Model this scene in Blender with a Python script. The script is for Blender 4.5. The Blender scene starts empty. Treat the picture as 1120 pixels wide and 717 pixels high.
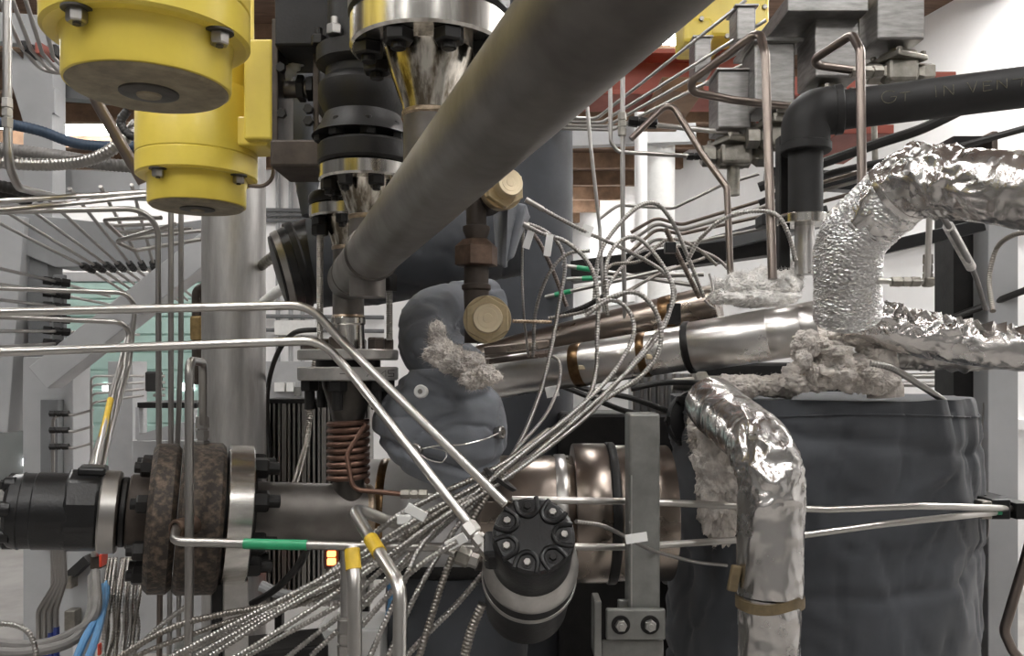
import bpy, math, random
from mathutils import Vector, Matrix, noise
PI = math.pi
SC = bpy.context.scene
COL = SC.collection
# ------------------------------------------------------------------ camera, light, exposure
F, HZ, CZ = 900.0, 400.0, 1.5          # focal length in px, horizon row, eye height
cam_d = bpy.data.cameras.new('camera'); cam = bpy.data.objects.new('camera', cam_d); COL.objects.link(cam)
cam_d.sensor_fit = 'HORIZONTAL'; cam_d.sensor_width = 36.0; cam_d.lens = F/1120*36.0
cam_d.shift_y = (HZ-358.5)/1120; cam_d.clip_start = .03; cam_d.clip_end = 60
cam.location = (0, 0, CZ); cam.rotation_euler = (PI/2, 0, 0)
SC.camera = cam
SC.view_settings.view_transform = 'Standard'; SC.view_settings.look = 'None'
SC.view_settings.gamma = 1; SC.view_settings.use_curve_mapping = False
SC.view_settings.exposure = 0.25
wd = bpy.data.worlds.new('world'); SC.world = wd; wd.use_nodes = True
wd.node_tree.nodes['Background'].inputs[0].default_value = (.9, .95, 1, 1)
wd.node_tree.nodes['Background'].inputs[1].default_value = .35
LAMP_E = 44.0       # glow of each ceiling diffuser
# ------------------------------------------------------------------ helpers
def P(x, y, Y): return Vector(((x-560)*Y/F, Y, CZ+(HZ-y)*Y/F))
def px(n, Y): return n*Y/F
def PP(l, Y=None): return [P(a[0], a[1], a[2] if len(a) > 2 else Y) for a in l]
def rounded(pts, br=.03, seg=7):
    out = [pts[0]]
    for i in range(1, len(pts)-1):
        p = pts[i]; a = pts[i-1]-p; b = pts[i+1]-p
        la, lb = a.length, b.length; a = a/la; b = b/lb
        ang = a.angle(b)
        if ang > PI-.02: out.append(p); continue
        d = min(br/math.tan(ang/2), la*.48, lb*.48); r = d*math.tan(ang/2)
        bis = (a+b).normalized(); c = p+bis*(d/math.cos(ang/2))
        s = p+a*d-c; e = p+b*d-c; tot = s.angle(e)
        ax = s.cross(e)
        if ax.length < 1e-12: out.append(p); continue
        ax.normalize()
        for k in range(seg+1): out.append(c+Matrix.Rotation(tot*k/seg, 3, ax) @ s)
    out.append(pts[-1]); return out
def spline(pts, step=.006):
    q = [pts[0]*2-pts[1]]+list(pts)+[pts[-1]*2-pts[-2]]
    o = []
    for i in range(1, len(q)-2):
        p0, p1, p2, p3 = q[i-1:i+3]
        n = max(2, int((p2-p1).length/step))
        for k in range(n):
            t = k/n
            o.append(.5*((2*p1)+(p2-p0)*t+(2*p0-5*p1+4*p2-p3)*t*t+(3*p1-p0-3*p2+p3)*t**3))
    o.append(q[-2]); return o
def resample(pts, step):
    L = [0]
    for a, b in zip(pts, pts[1:]): L.append(L[-1]+(b-a).length)
    n = max(2, int(L[-1]/step)); o = []; j = 0
    for k in range(n+1):
        s = L[-1]*k/n
        while j < len(L)-2 and L[j+1] < s: j += 1
        d = L[j+1]-L[j]
        o.append(pts[j].lerp(pts[j+1], (s-L[j])/d if d else 0))
    return o
def basis(ax):
    ax = ax.normalized(); u = ax.cross(Vector((0, 0, 1)))
    if u.length < .01: u = Vector((1, 0, 0))
    u.normalize(); return u, ax.cross(u).normalized(), ax
class MB:
    def __init__(s): s.v = []; s.f = []
    def sweep(s, pts, r, n=10, cap=True, disp=None):
        b = len(s.v); m = len(pts)
        t = [(pts[min(i+1, m-1)]-pts[max(i-1, 0)]).normalized() for i in range(m)]
        u, w, _ = basis(t[0]); Ls = 0
        for i, p in enumerate(pts):
            if i:
                u = (u-t[i]*u.dot(t[i])).normalized(); Ls += (p-pts[i-1]).length
            w = t[i].cross(u)
            rr = r(i/(m-1)) if callable(r) else (r[i] if isinstance(r, (list, tuple)) else r)
            for k in range(n):
                a = 2*PI*k/n; d = u*math.cos(a)+w*math.sin(a)
                q = p+d*rr
                if disp: q = q+d*disp(q, Ls, a)
                s.v.append(q)
        for i in range(m-1):
            for k in range(n):
                k2 = (k+1) % n
                s.f.append((b+i*n+k, b+i*n+k2, b+(i+1)*n+k2, b+(i+1)*n+k))
        if cap:
            s.f.append(tuple(b+k for k in reversed(range(n)))); s.f.append(tuple(b+(m-1)*n+k for k in range(n)))
        return s
    def lathe(s, o, ax, prof, n=36, rot=0):
        u, w, ax = basis(Vector(ax)); b = len(s.v)
        for t, r in prof:
            for k in range(n):
                a = 2*PI*k/n+rot
                s.v.append(o+ax*t+(u*math.cos(a)+w*math.sin(a))*r)
        for i in range(len(prof)-1):
            for k in range(n):
                k2 = (k+1) % n
                s.f.append((b+i*n+k, b+i*n+k2, b+(i+1)*n+k2, b+(i+1)*n+k))
        m = len(prof)
        s.f.append(tuple(b+k for k in reversed(range(n)))); s.f.append(tuple(b+(m-1)*n+k for k in range(n)))
        return s
    def cyl(s, a, b, r, n=20, rot=0, r2=None):
        return s.lathe(a, b-a, [(0, r), ((b-a).length, r if r2 is None else r2)], n, rot)
    def box(s, c, d, R=None):
        b = len(s.v)
        for z in (-1, 1):
            for x, y in ((-1, -1), (1, -1), (1, 1), (-1, 1)):
                q = Vector((x*d[0]/2, y*d[1]/2, z*d[2]/2))
                s.v.append(c+(R @ q if R else q))
        for f in ((3, 2, 1, 0), (4, 5, 6, 7), (0, 1, 5, 4), (1, 2, 6, 5), (2, 3, 7, 6), (3, 0, 4, 7)):
            s.f.append(tuple(b+i for i in f))
        return s
    def beam(s, a, b, w, h, roll=0):
        u, v, ax = basis(b-a); R = Matrix((u, v, ax)).transposed() @ Matrix.Rotation(roll, 3, 'Z')
        return s.box((a+b)/2, (w, h, (b-a).length), R)
    def prism(s, pts, d):
        b = len(s.v); n = len(pts)
        s.v += [Vector(p) for p in pts]+[Vector(p)+d for p in pts]
        s.f.append(tuple(b+k for k in range(n))); s.f.append(tuple(b+n+k for k in reversed(range(n))))
        for k in range(n): s.f.append((b+k, b+n+k, b+n+(k+1) % n, b+(k+1) % n))
        return s
    def build(s, name, mat, parent=None, smooth=.6, bevel=0, sub=0):
        me = bpy.data.meshes.new(name)
        lo = Vector([min(v[i] for v in s.v) for i in range(3)]); hi = Vector([max(v[i] for v in s.v) for i in range(3)])
        c = Vector(((lo.x+hi.x)/2, (lo.y+hi.y)/2, lo.z))
        me.from_pydata([v-c for v in s.v], [], s.f)
        me.materials.append(mat)
        if smooth:
            me.polygons.foreach_set('use_smooth', [True]*len(me.polygons)); me.set_sharp_from_angle(angle=smooth)
        me.update()
        o = bpy.data.objects.new(name, me); COL.objects.link(o); o.location = c
        if parent: attach(o, parent)
        if bevel:
            m = o.modifiers.new('Bevel', 'BEVEL'); m.width = bevel; m.segments = 2; m.limit_method = 'ANGLE'
        if sub:
            m = o.modifiers.new('Sub', 'SUBSURF'); m.levels = sub; m.render_levels = sub
        return o
ABS = {}
def wloc(o): return o.location + (wloc(o.parent)-o.parent.location if False else Vector()) if not o.parent else ABS[o.name]
def attach(o, parent):
    w = Vector(o.location); ABS[o.name] = w
    pw = ABS[parent.name] if parent.parent else Vector(parent.location)
    o.parent = parent; o.location = w-pw
def tag(o, label, cat, group=None, kind=None):
    o['label'] = label; o['category'] = cat
    if group: o['group'] = group
    if kind: o['kind'] = kind
    return o
def empty(name, label, cat, loc, group=None):
    o = bpy.data.objects.new(name, None); COL.objects.link(o); o.location = loc; o.empty_display_size = .05
    return tag(o, label, cat, group)
def struct(o): o['kind'] = 'structure'; return o
def nut(parent, c, ax, r, h, mat, name='nut', stud=0, rs=None):
    ax = Vector(ax).normalized(); m = MB()
    m.lathe(c, ax, [(0, r*.94), (h*.08, r), (h*.85, r), (h, r*.88)], 6, random.random())
    if stud: m.lathe(c, ax, [(h, rs or r*.5), (h+stud, rs or r*.5), (h+stud+.001, (rs or r*.5)*.8)], 12)
    return m.build(name, mat, parent, .4)
def fitting(parent, c, ax, r, mat, name='fitting'):
    "tube compression fitting: nut, body hex, nut"
    ax = Vector(ax).normalized(); m = MB()
    m.lathe(c-ax*r*2.6, ax, [(0, r*.75), (.1*r, r*.95), (r*1.7, r), (r*1.8, r*.8)], 6)
    m.lathe(c-ax*r*.9, ax, [(0, r*.72), (r*.5, r*.72)], 16)
    m.lathe(c-ax*r*.5, ax, [(0, r*.95), (r*1.1, r*.95)], 6)
    m.lathe(c+ax*r*.6, ax, [(0, r*.72), (r*.4, r*.72)], 16)
    m.lathe(c+ax*r*.9, ax, [(0, r*.8), (.1*r, r), (r*1.6, r*.95), (r*1.7, r*.75)], 6)
    return m.build(name, mat, parent, .4)
# ------------------------------------------------------------------ materials
MT = {}
def mat(name, col, metal=0, rough=.5, var=.15, vs=25, col2=None, bump=0, bs=150, coat=0, stretch=None, rv=.08, emit=0, sheen=0, kind='noise', contrast=(.35, .65)):
    m = bpy.data.materials.new(name); m.use_nodes = True; nt = m.node_tree; N = nt.nodes; L = nt.links
    b = N['Principled BSDF']
    b.inputs['Metallic'].default_value = metal; b.inputs['Roughness'].default_value = rough
    b.inputs['Base Color'].default_value = (*col, 1)
    if coat: b.inputs['Coat Weight'].default_value = coat; b.inputs['Coat Roughness'].default_value = .15
    if sheen: b.inputs['Sheen Weight'].default_value = sheen
    if emit:
        b.inputs['Emission Color'].default_value = (*col, 1); b.inputs['Emission Strength'].default_value = emit
        MT[name] = m; return m
    tc = N.new('ShaderNodeTexCoord'); mp = N.new('ShaderNodeMapping'); L.new(tc.outputs['Object'], mp.inputs['Vector'])
    if stretch: mp.inputs['Scale'].default_value = stretch
    if var or col2:
        t = N.new('ShaderNodeTexNoise'); t.inputs['Scale'].default_value = vs; t.inputs['Detail'].default_value = 5; t.inputs['Roughness'].default_value = .6
        L.new(mp.outputs[0], t.inputs['Vector'])
        r = N.new('ShaderNodeValToRGB'); r.color_ramp.elements[0].position, r.color_ramp.elements[1].position = contrast
        c2 = col2 or tuple(c*(1-var*2) for c in col)
        r.color_ramp.elements[0].color = (*c2, 1); r.color_ramp.elements[1].color = (*col, 1)
        L.new(t.outputs['Fac'], r.inputs['Fac']); L.new(r.outputs['Color'], b.inputs['Base Color'])
        if rv:
            mr = N.new('ShaderNodeMapRange'); mr.inputs['To Min'].default_value = min(1, rough+rv); mr.inputs['To Max'].default_value = max(.03, rough-rv)
            L.new(t.outputs['Fac'], mr.inputs['Value']); L.new(mr.outputs[0], b.inputs['Roughness'])
    if bump:
        if kind == 'voronoi':
            t2 = N.new('ShaderNodeTexVoronoi'); t2.inputs['Scale'].default_value = bs; h = t2.outputs['Distance']
        else:
            t2 = N.new('ShaderNodeTexNoise')
            if kind == 'ridged': t2.noise_type = 'RIDGED_MULTIFRACTAL'; t2.normalize = True
            t2.inputs['Scale'].default_value = bs; t2.inputs['Detail'].default_value = 2 if kind == 'ridged' else 4; h = t2.outputs['Fac']
        L.new(mp.outputs[0], t2.inputs['Vector'])
        bm = N.new('ShaderNodeBump'); bm.inputs['Strength'].default_value = bump; bm.inputs['Distance'].default_value = .012 if kind == 'ridged' else .004
        L.new(h, bm.inputs['Height']); L.new(bm.outputs[0], b.inputs['Normal'])
    MT[name] = m; return m
steel = mat('stainless_tube', (.6, .58, .55), 1, .3, .05, 9, rv=.03)
steel_b = mat('brown_tinted_tube', (.25, .21, .185), 1, .32, .08, 9, rv=.03)
steel_d = mat('dim_stainless', (.4, .385, .365), 1, .34, .06, 9, rv=.03)
armor = mat('armoured_hose_steel', (.36, .345, .325), 1, .3, .04, 20, rv=.02)
armor_d = mat('dull_armoured_hose_steel', (.27, .25, .225), 1, .38, .05, 20, rv=.02)
polish = mat('machined_steel', (.74, .72, .68), 1, .2, .12, 70, col2=(.4, .385, .36), stretch=(1, 1, .06))  # rim reflections painted in as vertical light and dark bands
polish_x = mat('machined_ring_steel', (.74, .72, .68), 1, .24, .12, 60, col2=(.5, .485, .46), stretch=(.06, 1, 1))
cone_m = mat('reflection_streak_steel', (.86, .81, .72), 1, .2, 0, 75, col2=(.2, .165, .12), stretch=(1, 1, .08), contrast=(.42, .6), rv=.05)  # stud reflections painted into the neck as light and dark streaks
plate = mat('ground_flange_steel', (.55, .535, .51), .9, .4, .15, 20, bump=.05, bs=300)
pipe_m = mat('mill_finish_pipe', (.215, .2, .185), .75, .45, .18, 9, col2=(.1, .09, .082), bump=.08, bs=40, rv=.16, contrast=(.3, .7))
pipe_d = mat('darkened_pipe', (.12, .11, .1), .85, .42, .2, 18, bump=.06, bs=90)
col_m = mat('galvanised_column', (.5, .49, .475), .7, .42, .2, 10, col2=(.33, .32, .305), stretch=(3, 3, .5))
weld_m = mat('weld_bead', (.42, .33, .24), .9, .35, .2, 120, bump=.3, bs=250)
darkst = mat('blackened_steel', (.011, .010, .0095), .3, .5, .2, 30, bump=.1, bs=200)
brownst = mat('brown_black_steel', (.075, .06, .05), .5, .55, .2, 25, bump=.08, bs=150)
blackp = mat('black_paint', (.006, .006, .0065), 0, .34, .2, 30, bump=.12, bs=220)
blackpipe = mat('black_pipe_paint', (.008, .0075, .0075), 0, .6, .2, 15, bump=.05, bs=120)
rust = mat('rust_pitted_steel', (.16, .118, .085), .45, .55, .3, 95, col2=(.04, .033, .028), bump=.3, bs=260, contrast=(.45, .72))
yellow = mat('yellow_paint', (.76, .6, .085), 0, .38, .06, 7, col2=(.64, .49, .07), coat=.15, bump=.03, bs=120)
grime = mat('grimy_casting', (.3, .25, .16), .1, .55, .25, 35, col2=(.17, .14, .095), bump=.1, bs=200)
grime_d = mat('dark_grime', (.075, .068, .058), .3, .5, .2, 35)
greyp = mat('grey_paint', (.4, .405, .41), 0, .45, .06, 6, bump=.02, bs=80)
greyd = mat('dark_grey_paint', (.17, .175, .18), 0, .5, .1, 6)
postm = mat('dirty_grey_post', (.235, .235, .22), .35, .45, .2, 16, col2=(.15, .15, .14), bump=.06, bs=120)
fabric = mat('grey_insulation_cloth', (.052, .057, .066), 0, .75, .12, 8, bump=.12, bs=700, sheen=.15)
fabric_l = mat('blue_grey_insulation_cloth', (.2, .213, .24), 0, .72, .12, 10, bump=.12, bs=700, sheen=.15)
foil = mat('aluminium_foil', (.7, .68, .66), 1, .26, .1, 22, bump=.6, bs=26, kind='ridged')
foil_s = mat('scrim_foil', (.78, .77, .76), 1, .3, .08, 22, bump=.9, bs=170, kind='voronoi', stretch=(1, 1, 1.7))
jacket = mat('steel_cladding', (.72, .7, .68), 1, .29, .14, 7, col2=(.56, .545, .525), bump=.04, bs=25)
jacket_d = mat('tarnished_cladding', (.36, .31, .265), 1, .28, .2, 5, col2=(.24, .2, .175), bump=.02, bs=12)
band_m = mat('brown_band', (.2, .12, .06), .9, .3, .25, 40)
wool = mat('mineral_wool', (.9, .875, .84), 0, .95, .22, 30, bump=.6, bs=160)
wool_d = mat('dirty_mineral_wool', (.68, .63, .58), 0, .95, .2, 26, bump=.7, bs=150)
brass_d = mat('darker_brass', (.6, .49, .31), .9, .33, .12, 40)  # darker tone of brass for the plug hex and collar
brass = mat('brass', (.78, .66, .46), .85, .4, .06, 30)
copper = mat('tarnished_copper', (.2, .115, .085), .8, .46, .2, 60)
rbrown = mat('rust_brown_steel', (.15, .098, .07), .5, .5, .25, 40, bump=.1, bs=160)
mattclad = mat('matt_grey_cladding', (.56, .555, .55), .35, .48, .08, 12)
whitep = mat('white_card', (.78, .78, .76), 0, .6, .04, 20)
wallw = mat('white_wall_paint', (.9, .895, .89), 0, .8, .03, 2)
walld = mat('dark_wall_paint', (.2, .198, .195), 0, .8, .05, 2)
wallg = mat('far_wall_paint', (.62, .61, .6), 0, .8, .05, 2)
floor_m = mat('concrete', (.34, .325, .31), 0, .6, .12, 3)
wood = mat('brown_roof_deck', (.17, .1, .065), 0, .7, .25, 4, stretch=(1, 6, 1))
joist_m = mat('roof_joist_timber', (.3, .19, .12), 0, .7, .2, 6)
redp = mat('red_primer', (.33, .075, .05), 0, .55, .12, 8)
green = mat('green_sleeve', (.02, .3, .13), 0, .4, .05, 30)
doorg = mat('green_door_paint', (.4, .57, .52), 0, .55, .05, 5)
ytape = mat('yellow_tape', (.7, .47, .03), 0, .45, .1, 60)
btape = mat('brown_tape', (.17, .125, .065), 0, .55, .2, 60)
blue = mat('blue_cable', (.1, .27, .5), 0, .45, .05, 20)
blue_d = mat('dark_blue_hose', (.035, .06, .1), 0, .5, .1, 20)
navy = mat('navy_sleeve', (.03, .05, .22), 0, .45, .05, 20)
rubber = mat('black_rubber', (.02, .019, .018), 0, .5, .1, 30)
greyc = mat('grey_cable', (.2, .19, .18), 0, .5, .1, 30)
redl = mat('red_plastic', (.6, .06, .03), 0, .4, .05, 20)
castst = mat('cast_valve_steel', (.36, .34, .3), .9, .42, .2, 30, bump=.1, bs=200)
chalk = mat('chalk', (.17, .155, .11), 0, .9, .3, 200)
lampm = mat('lamp_diffuser', (1, .985, .965), emit=LAMP_E)
daym = mat('daylit_pane', (.95, .98, 1), emit=6)
ledm = mat('led_orange', (1, .16, .04), emit=9)
# ------------------------------------------------------------------ the hall
XL, XR, YB, YE, YF, ZC = -6.5, 5.9, 11.0, 16.0, -3.0, 4.3
def wallbox(name, lo, hi, m): 
    return struct(MB().box(Vector([(a+b)/2 for a, b in zip(lo, hi)]), [b-a for a, b in zip(lo, hi)]).build(name, m, None, 0))
wallbox('floor', (XL-.1, YF-.1, -.1), (XR+.1, YE+.1, 0), floor_m)
wallbox('ceiling', (XL-.1, YF-.1, ZC), (XR+.1, YE+.1, ZC+.1), wood)
ra, rb_ = Vector((5.72, YF, ZC/2)), Vector((.95, YE, ZC/2))
struct(MB().box((ra+rb_)/2+Vector((.05, 0, 0)), (.1, (rb_-ra).length, ZC), Matrix.Rotation(math.atan2(ra.x-rb_.x, rb_.y-ra.y), 3, 'Z')).build('wall_right', wallw, None, 0))
wallbox('wall_left', (XL-.1, YF, 0), (XL, YB, ZC), walld)
wallbox('wall_back', (XL, YB, 0), (.45, YB+.1, ZC), wallw)
wallbox('wall_corner', (.35, YB+.1, 0), (.45, YE, ZC), wallw)
wallbox('wall_far', (.45, YE, 0), (2.2, YE+.1, ZC), wallw)
wallbox('wall_front', (XL, YF-.1, 0), (XR, YF, ZC), walld)
# roof joists across the hall
for k in range(18):
    y = YF+.6+k*1.02
    struct(MB().box(Vector(((XL+XR)/2, y, ZC-.1)), (XR-XL-.02, .09, .199)).build('ceiling_joist', joist_m))
rdir = (rb_-ra).normalized()
for k, z in enumerate((1.1, 2.5)):
    a_ = Vector((ra.x-.04, ra.y, z))+rdir*5; struct(MB().beam(a_, a_+rdir*13, .08, .07).build('trim_%d' % (k+1), wallw))
# roller door in the far wall
dx0, dx1, dz0, dz1 = P(-10, 0, YB).x, P(250, 0, YB).x, .02, P(0, 308, YB).z
dm = MB()
n = int((dz1-dz0)/.22)
for k in range(n):
    z = dz0+(k+.5)*(dz1-dz0)/n
    dm.box(Vector(((dx0+dx1)/2, YB-.03, z)), (dx1-dx0, .03, (dz1-dz0)/n-.025))
dm.box(Vector(((dx0+dx1)/2, YB-.012, (dz0+dz1)/2)), (dx1-dx0, .02, dz1-dz0))
door = struct(dm.build('door_1', doorg, None, 0, bevel=.008))
MB().box(Vector(((dx0+dx1)/2, YB-.04, dz1+.06)), (dx1-dx0+.2, .06, .12)).build('door_frame', greyp, door)
for (a, b, c) in ((70, 97, 423), (112, 128, 423), (75, 95, 461), (150, 157, 461), (78, 92, 498), (196, 212, 423), (5, 30, 505)):
    x0, x1, z = P(a, 0, YB-.06).x, P(b, 0, YB-.06).x, P(0, c, YB-.06).z
    MB().box(Vector(((x0+x1)/2, YB-.055, z)), (x1-x0, .02, .1)).build('window_pane', daym, door, bevel=.008)
om = MB()
def dpt(x, y): return P(x, y, YB-.062)
om.sweep([dpt(78+4.5*math.cos(k*PI/10), 478+7*math.sin(k*PI/10)) for k in range(21)], .016, 6)
om.sweep([dpt(86, 471), dpt(86, 485)], .016, 6); om.sweep([dpt(94, 471), dpt(87, 479), dpt(95, 485)], .016, 6)
om.build('door_lettering', greyd, door, 0)
# ceiling fluorescents, seen ones and added unseen ones
def lamp(x, y, ang, label, L=1.25, W=.17, z=ZC-.24, T=.03):
    R = Matrix.Rotation(ang, 3, 'Z')
    h = MB().box(Vector((x, y, z+.05)), (L, W, .06), R).build('ceiling_lamp', greyp, None, 0, bevel=.006)
    tag(h, label, 'lamp', 'fluorescent lamps under the roof')
    MB().box(Vector((x, y, z+.02-T/2)), (L-.04, W-.02, T), R).build('diffuser', lampm, h, 0)
    for s in (-1, 1):
        q = Vector((x, y, 0))+R @ Vector((s*L*.4, 0, 0))
        MB().cyl(Vector((q.x, q.y, z+.08)), Vector((q.x, q.y, ZC)), .006, 8).build('hanger', steel_d, h)
lx = P(86, 133, 9.2); lamp(lx.x, 9.2, 0, 'glowing fluorescent lamp seen under the blue hose and armoured hoses', .85, .2, lx.z, .15)
lx = P(8, 129, 9.2); lamp(lx.x, 9.2, 0, 'glowing fluorescent lamp at the upper edge beside the thin vertical tube', .4, .2, lx.z, .12)
for (x, y) in ((-2.2, -2.3), (.9, -2.3), (-3.2, -1.2), (-.6, -1.2), (2.0, -1.2), (-3.4, 1.2), (-1.3, .6), (1.4, .4), (-3.5, 4.2), (.4, 3.3), (3.3, 2.0), (3.1, 3.6), (2.75, 5.1), (4.1, 2.7), (3.45, 4.9), (3.75, 3.8), (.3, 9.3), (.75, 13.2), (-4.9, 6.0), (-1.2, 7.5)):
    lamp(x, y, PI/2, 'added unseen fluorescent lamp lighting the machine and walls')  # unseen lamps added for frontal fill and wall wash
lamp(1.37, 6.5, .26, 'glowing fluorescent lamp glimpsed above the red beam beside the yellow unit', .5)
# ------------------------------------------------------------------ fore pipe run with flanges
A, B = P(381, 306, 1.42), P(905, -270, .26)
dirv = (B-A).normalized(); B = A+dirv*2.2
d_pipe = MB()
d_pipe.lathe(A-dirv*.012, dirv, [(0, .012), (.004, .024), (.012, .0335), (.022, .0365), ((B-A).length, .0365)], 64)
dg = tag(d_pipe.build('diagonal_pipe', pipe_m), 'thick bare steel pipe slanting from the top edge down to the flanges', 'pipe')
MB().lathe(A+dirv*.27, dirv, [(0, .0365), (.002, .0392), (.005, .0375), (.008, .0392), (.010, .0365)], 64).build('weld_seam', pipe_d, dg)
MB().lathe(A+dirv*.08, dirv, [(0, .0365), (.002, .0375), (.005, .0378), (.007, .0365)], 64).build('weld_seam', pipe_m, dg)

def flange_run(name, label, x, Y, r, z0, z1, r_top, zc, rp, zend, nuts, dark_top=None, extra_cone=cone_m):
    c = Vector(((x-560)*Y/F, Y, 0)); up = Vector((0, 0, 1))
    t = empty(name, label, 'flanged pipe', c+up*zend)
    e = min(.003, (z1-z0)*.15)
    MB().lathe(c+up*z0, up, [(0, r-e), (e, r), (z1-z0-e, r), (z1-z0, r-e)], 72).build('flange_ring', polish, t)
    if dark_top: MB().lathe(c+up*(z1+.0005), up, [(0, r*.98), (.004, r*1.02), (dark_top-.004, r*1.02), (dark_top, r*.98)], 72).build('backing_flange', darkst, t)
    h = z0-zc
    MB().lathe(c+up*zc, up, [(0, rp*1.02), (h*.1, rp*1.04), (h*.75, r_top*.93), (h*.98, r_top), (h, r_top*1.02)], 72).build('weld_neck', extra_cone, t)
    MB().lathe(c+up*(zc-.006), up, [(0, rp), (.002, rp*1.06), (.006, rp*1.06), (.008, rp)], 48).build('weld_seam', weld_m, t)
    MB().cyl(c+up*zend, c+up*(zc-.004), rp, 48).build('pipe', pipe_m, t)
    rr = (r+r_top)/2
    for k in range(nuts):
        a = 2*PI*(k+.5)/nuts
        q = c+Vector((math.cos(a)*rr, math.sin(a)*rr, z0))
        nut(t, q, (0, 0, -1), (r-r_top)*.42, .014, darkst, 'nut', .006)
    return t
flange_run('flange_spool', 'large polished flange at the top edge with a shiny neck with painted reflection streaks', 470, .97, .093, 1.868, 1.905, .052, 1.797, .031, 1.715, 8, .05)
flange_run('flange_spool', 'middle flange with bright rim under the black valve', 402, 1.2, .070, 1.766, 1.789, .043, 1.718, .0262, 1.6, 8, .03)
f3 = flange_run('flange_spool', 'smallest flange with long threaded studs reaching to the bolted plates', 381, 1.42, .066, 1.752, 1.775, .04, 1.705, .0268, 1.5285, 6, .018)
c3 = P(381, 400, 1.42)
# sleeve and plates at eye level
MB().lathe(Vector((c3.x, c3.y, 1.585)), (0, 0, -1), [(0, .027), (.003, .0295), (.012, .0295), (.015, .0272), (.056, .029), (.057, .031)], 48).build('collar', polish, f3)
MB().lathe(Vector((c3.x, c3.y, 1.588)), (0, 0, -1), [(0, .0268), (.003, .0285), (.006, .0268)], 48).build('weld_seam', weld_m, f3)
fp = empty('flange_pair', 'pair of dull steel flange plates bolted together above the copper coil', 'flange', Vector((c3.x, c3.y, 1.2)))
for z0, z1 in ((1.510, 1.528), (1.4755, 1.4985)):
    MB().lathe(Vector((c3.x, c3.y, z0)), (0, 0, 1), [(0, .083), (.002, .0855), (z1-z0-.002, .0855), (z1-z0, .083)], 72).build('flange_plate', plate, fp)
MB().cyl(Vector((c3.x, c3.y, 1.4985)), Vector((c3.x, c3.y, 1.51)), .055, 40).build('gasket', darkst, fp)
MB().lathe(Vector((c3.x, c3.y, 1.4755)), (0, 0, -1), [(0, .045), (.01, .044), (.06, .029), (.07, .027), (.075, .029), (.082, .027), (.23, .027)], 48).build('lower_neck', pipe_d, fp)
st_m = MB()
def onfl(x, h):
    a = (x-383)/54.; a = math.asin(max(-1, min(1, a))); return Vector((c3.x+.0862*math.sin(a), c3.y-.0862*math.cos(a), 1.4825+h*.010))
for ch, x0, w_ in (('-', 385, 7), ('A', 394, 9), ('A', 411, 8), ('M', 420, 8), ('5', 430, 5)):
    for stroke in {'-': [[(0, .5), (1, .5)]], 'A': [[(0, 0), (.5, 1), (1, 0)], [(.2, .4), (.8, .4)]], 'M': [[(0, 0), (0, 1), (.5, .4), (1, 1), (1, 0)]], '5': [[(1, 1), (0, 1), (0, .5), (.9, .5), (.9, 0), (0, 0)]]}[ch]:
        st_m.sweep([onfl(x0+a_*w_, b_) for a_, b_ in stroke], .0005, 4)
st_m.build('stamped_letters', darkst, fp, 0)
for k in range(6):
    a = 2*PI*k/6+.45
    q = Vector((c3.x+math.cos(a)*.066, c3.y+math.sin(a)*.066, 0))
    nut(fp, q+Vector((0, 0, 1.528)), (0, 0, 1), .0155, .02, brownst)
    nut(fp, q+Vector((0, 0, 1.4755)), (0, 0, -1), .0165, .018, darkst, 'nut', .03, .009)
# long threaded studs
for sx, Yst in ((350, 1.40), (426, 1.43)):
    a = P(sx, 245 if sx == 350 else 305, Yst); b = P(sx, 372, Yst)
    a.z = 1.752 if sx == 350 else 1.66; b.z = 1.545
    L = a.z-b.z; n = int(L/.0034)
    m = MB().lathe(b, (0, 0, 1), [(L*i/(2*n), .0062 if i % 2 else .0047) for i in range(2*n+1)], 14)
    m.build('threaded_stud', steel, f3, .3)
    nut(f3, Vector((a.x, a.y, a.z-.03)), (0, 0, 1), .014, .03, darkst)
# copper coil around the neck
def helix(c, r, z0, z1, turns, n=28):
    return [Vector((c.x+math.cos(2*PI*t/n)*r, c.y+math.sin(2*PI*t/n)*r, z0+(z1-z0)*t/(n*turns))) for t in range(n*turns+1)]
cz0, cz1 = P(0, 526, 1.42).z, P(0, 460, 1.42).z
hl = helix(c3, .0325, cz0, cz1, 9)
cm = MB().sweep(hl, .0050, 10)
tail = rounded(PP([(400, 463, 1.385), (379, 497, 1.365), (386, 535, 1.35), (440, 540, 1.34)]), .02)
cm.sweep(tail, .0042, 8)
coil = tag(cm.build('copper_coil', copper), 'brown copper tube coiled around the pipe below the bolted plates', 'coil')
MB().sweep(PP([(436, 540, 1.34), (480, 541, 1.34)]), .003, 8).build('probe', steel, coil)
fitting(coil, P(453, 540, 1.34), (1, 0, 0), .0085, castst)
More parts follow.
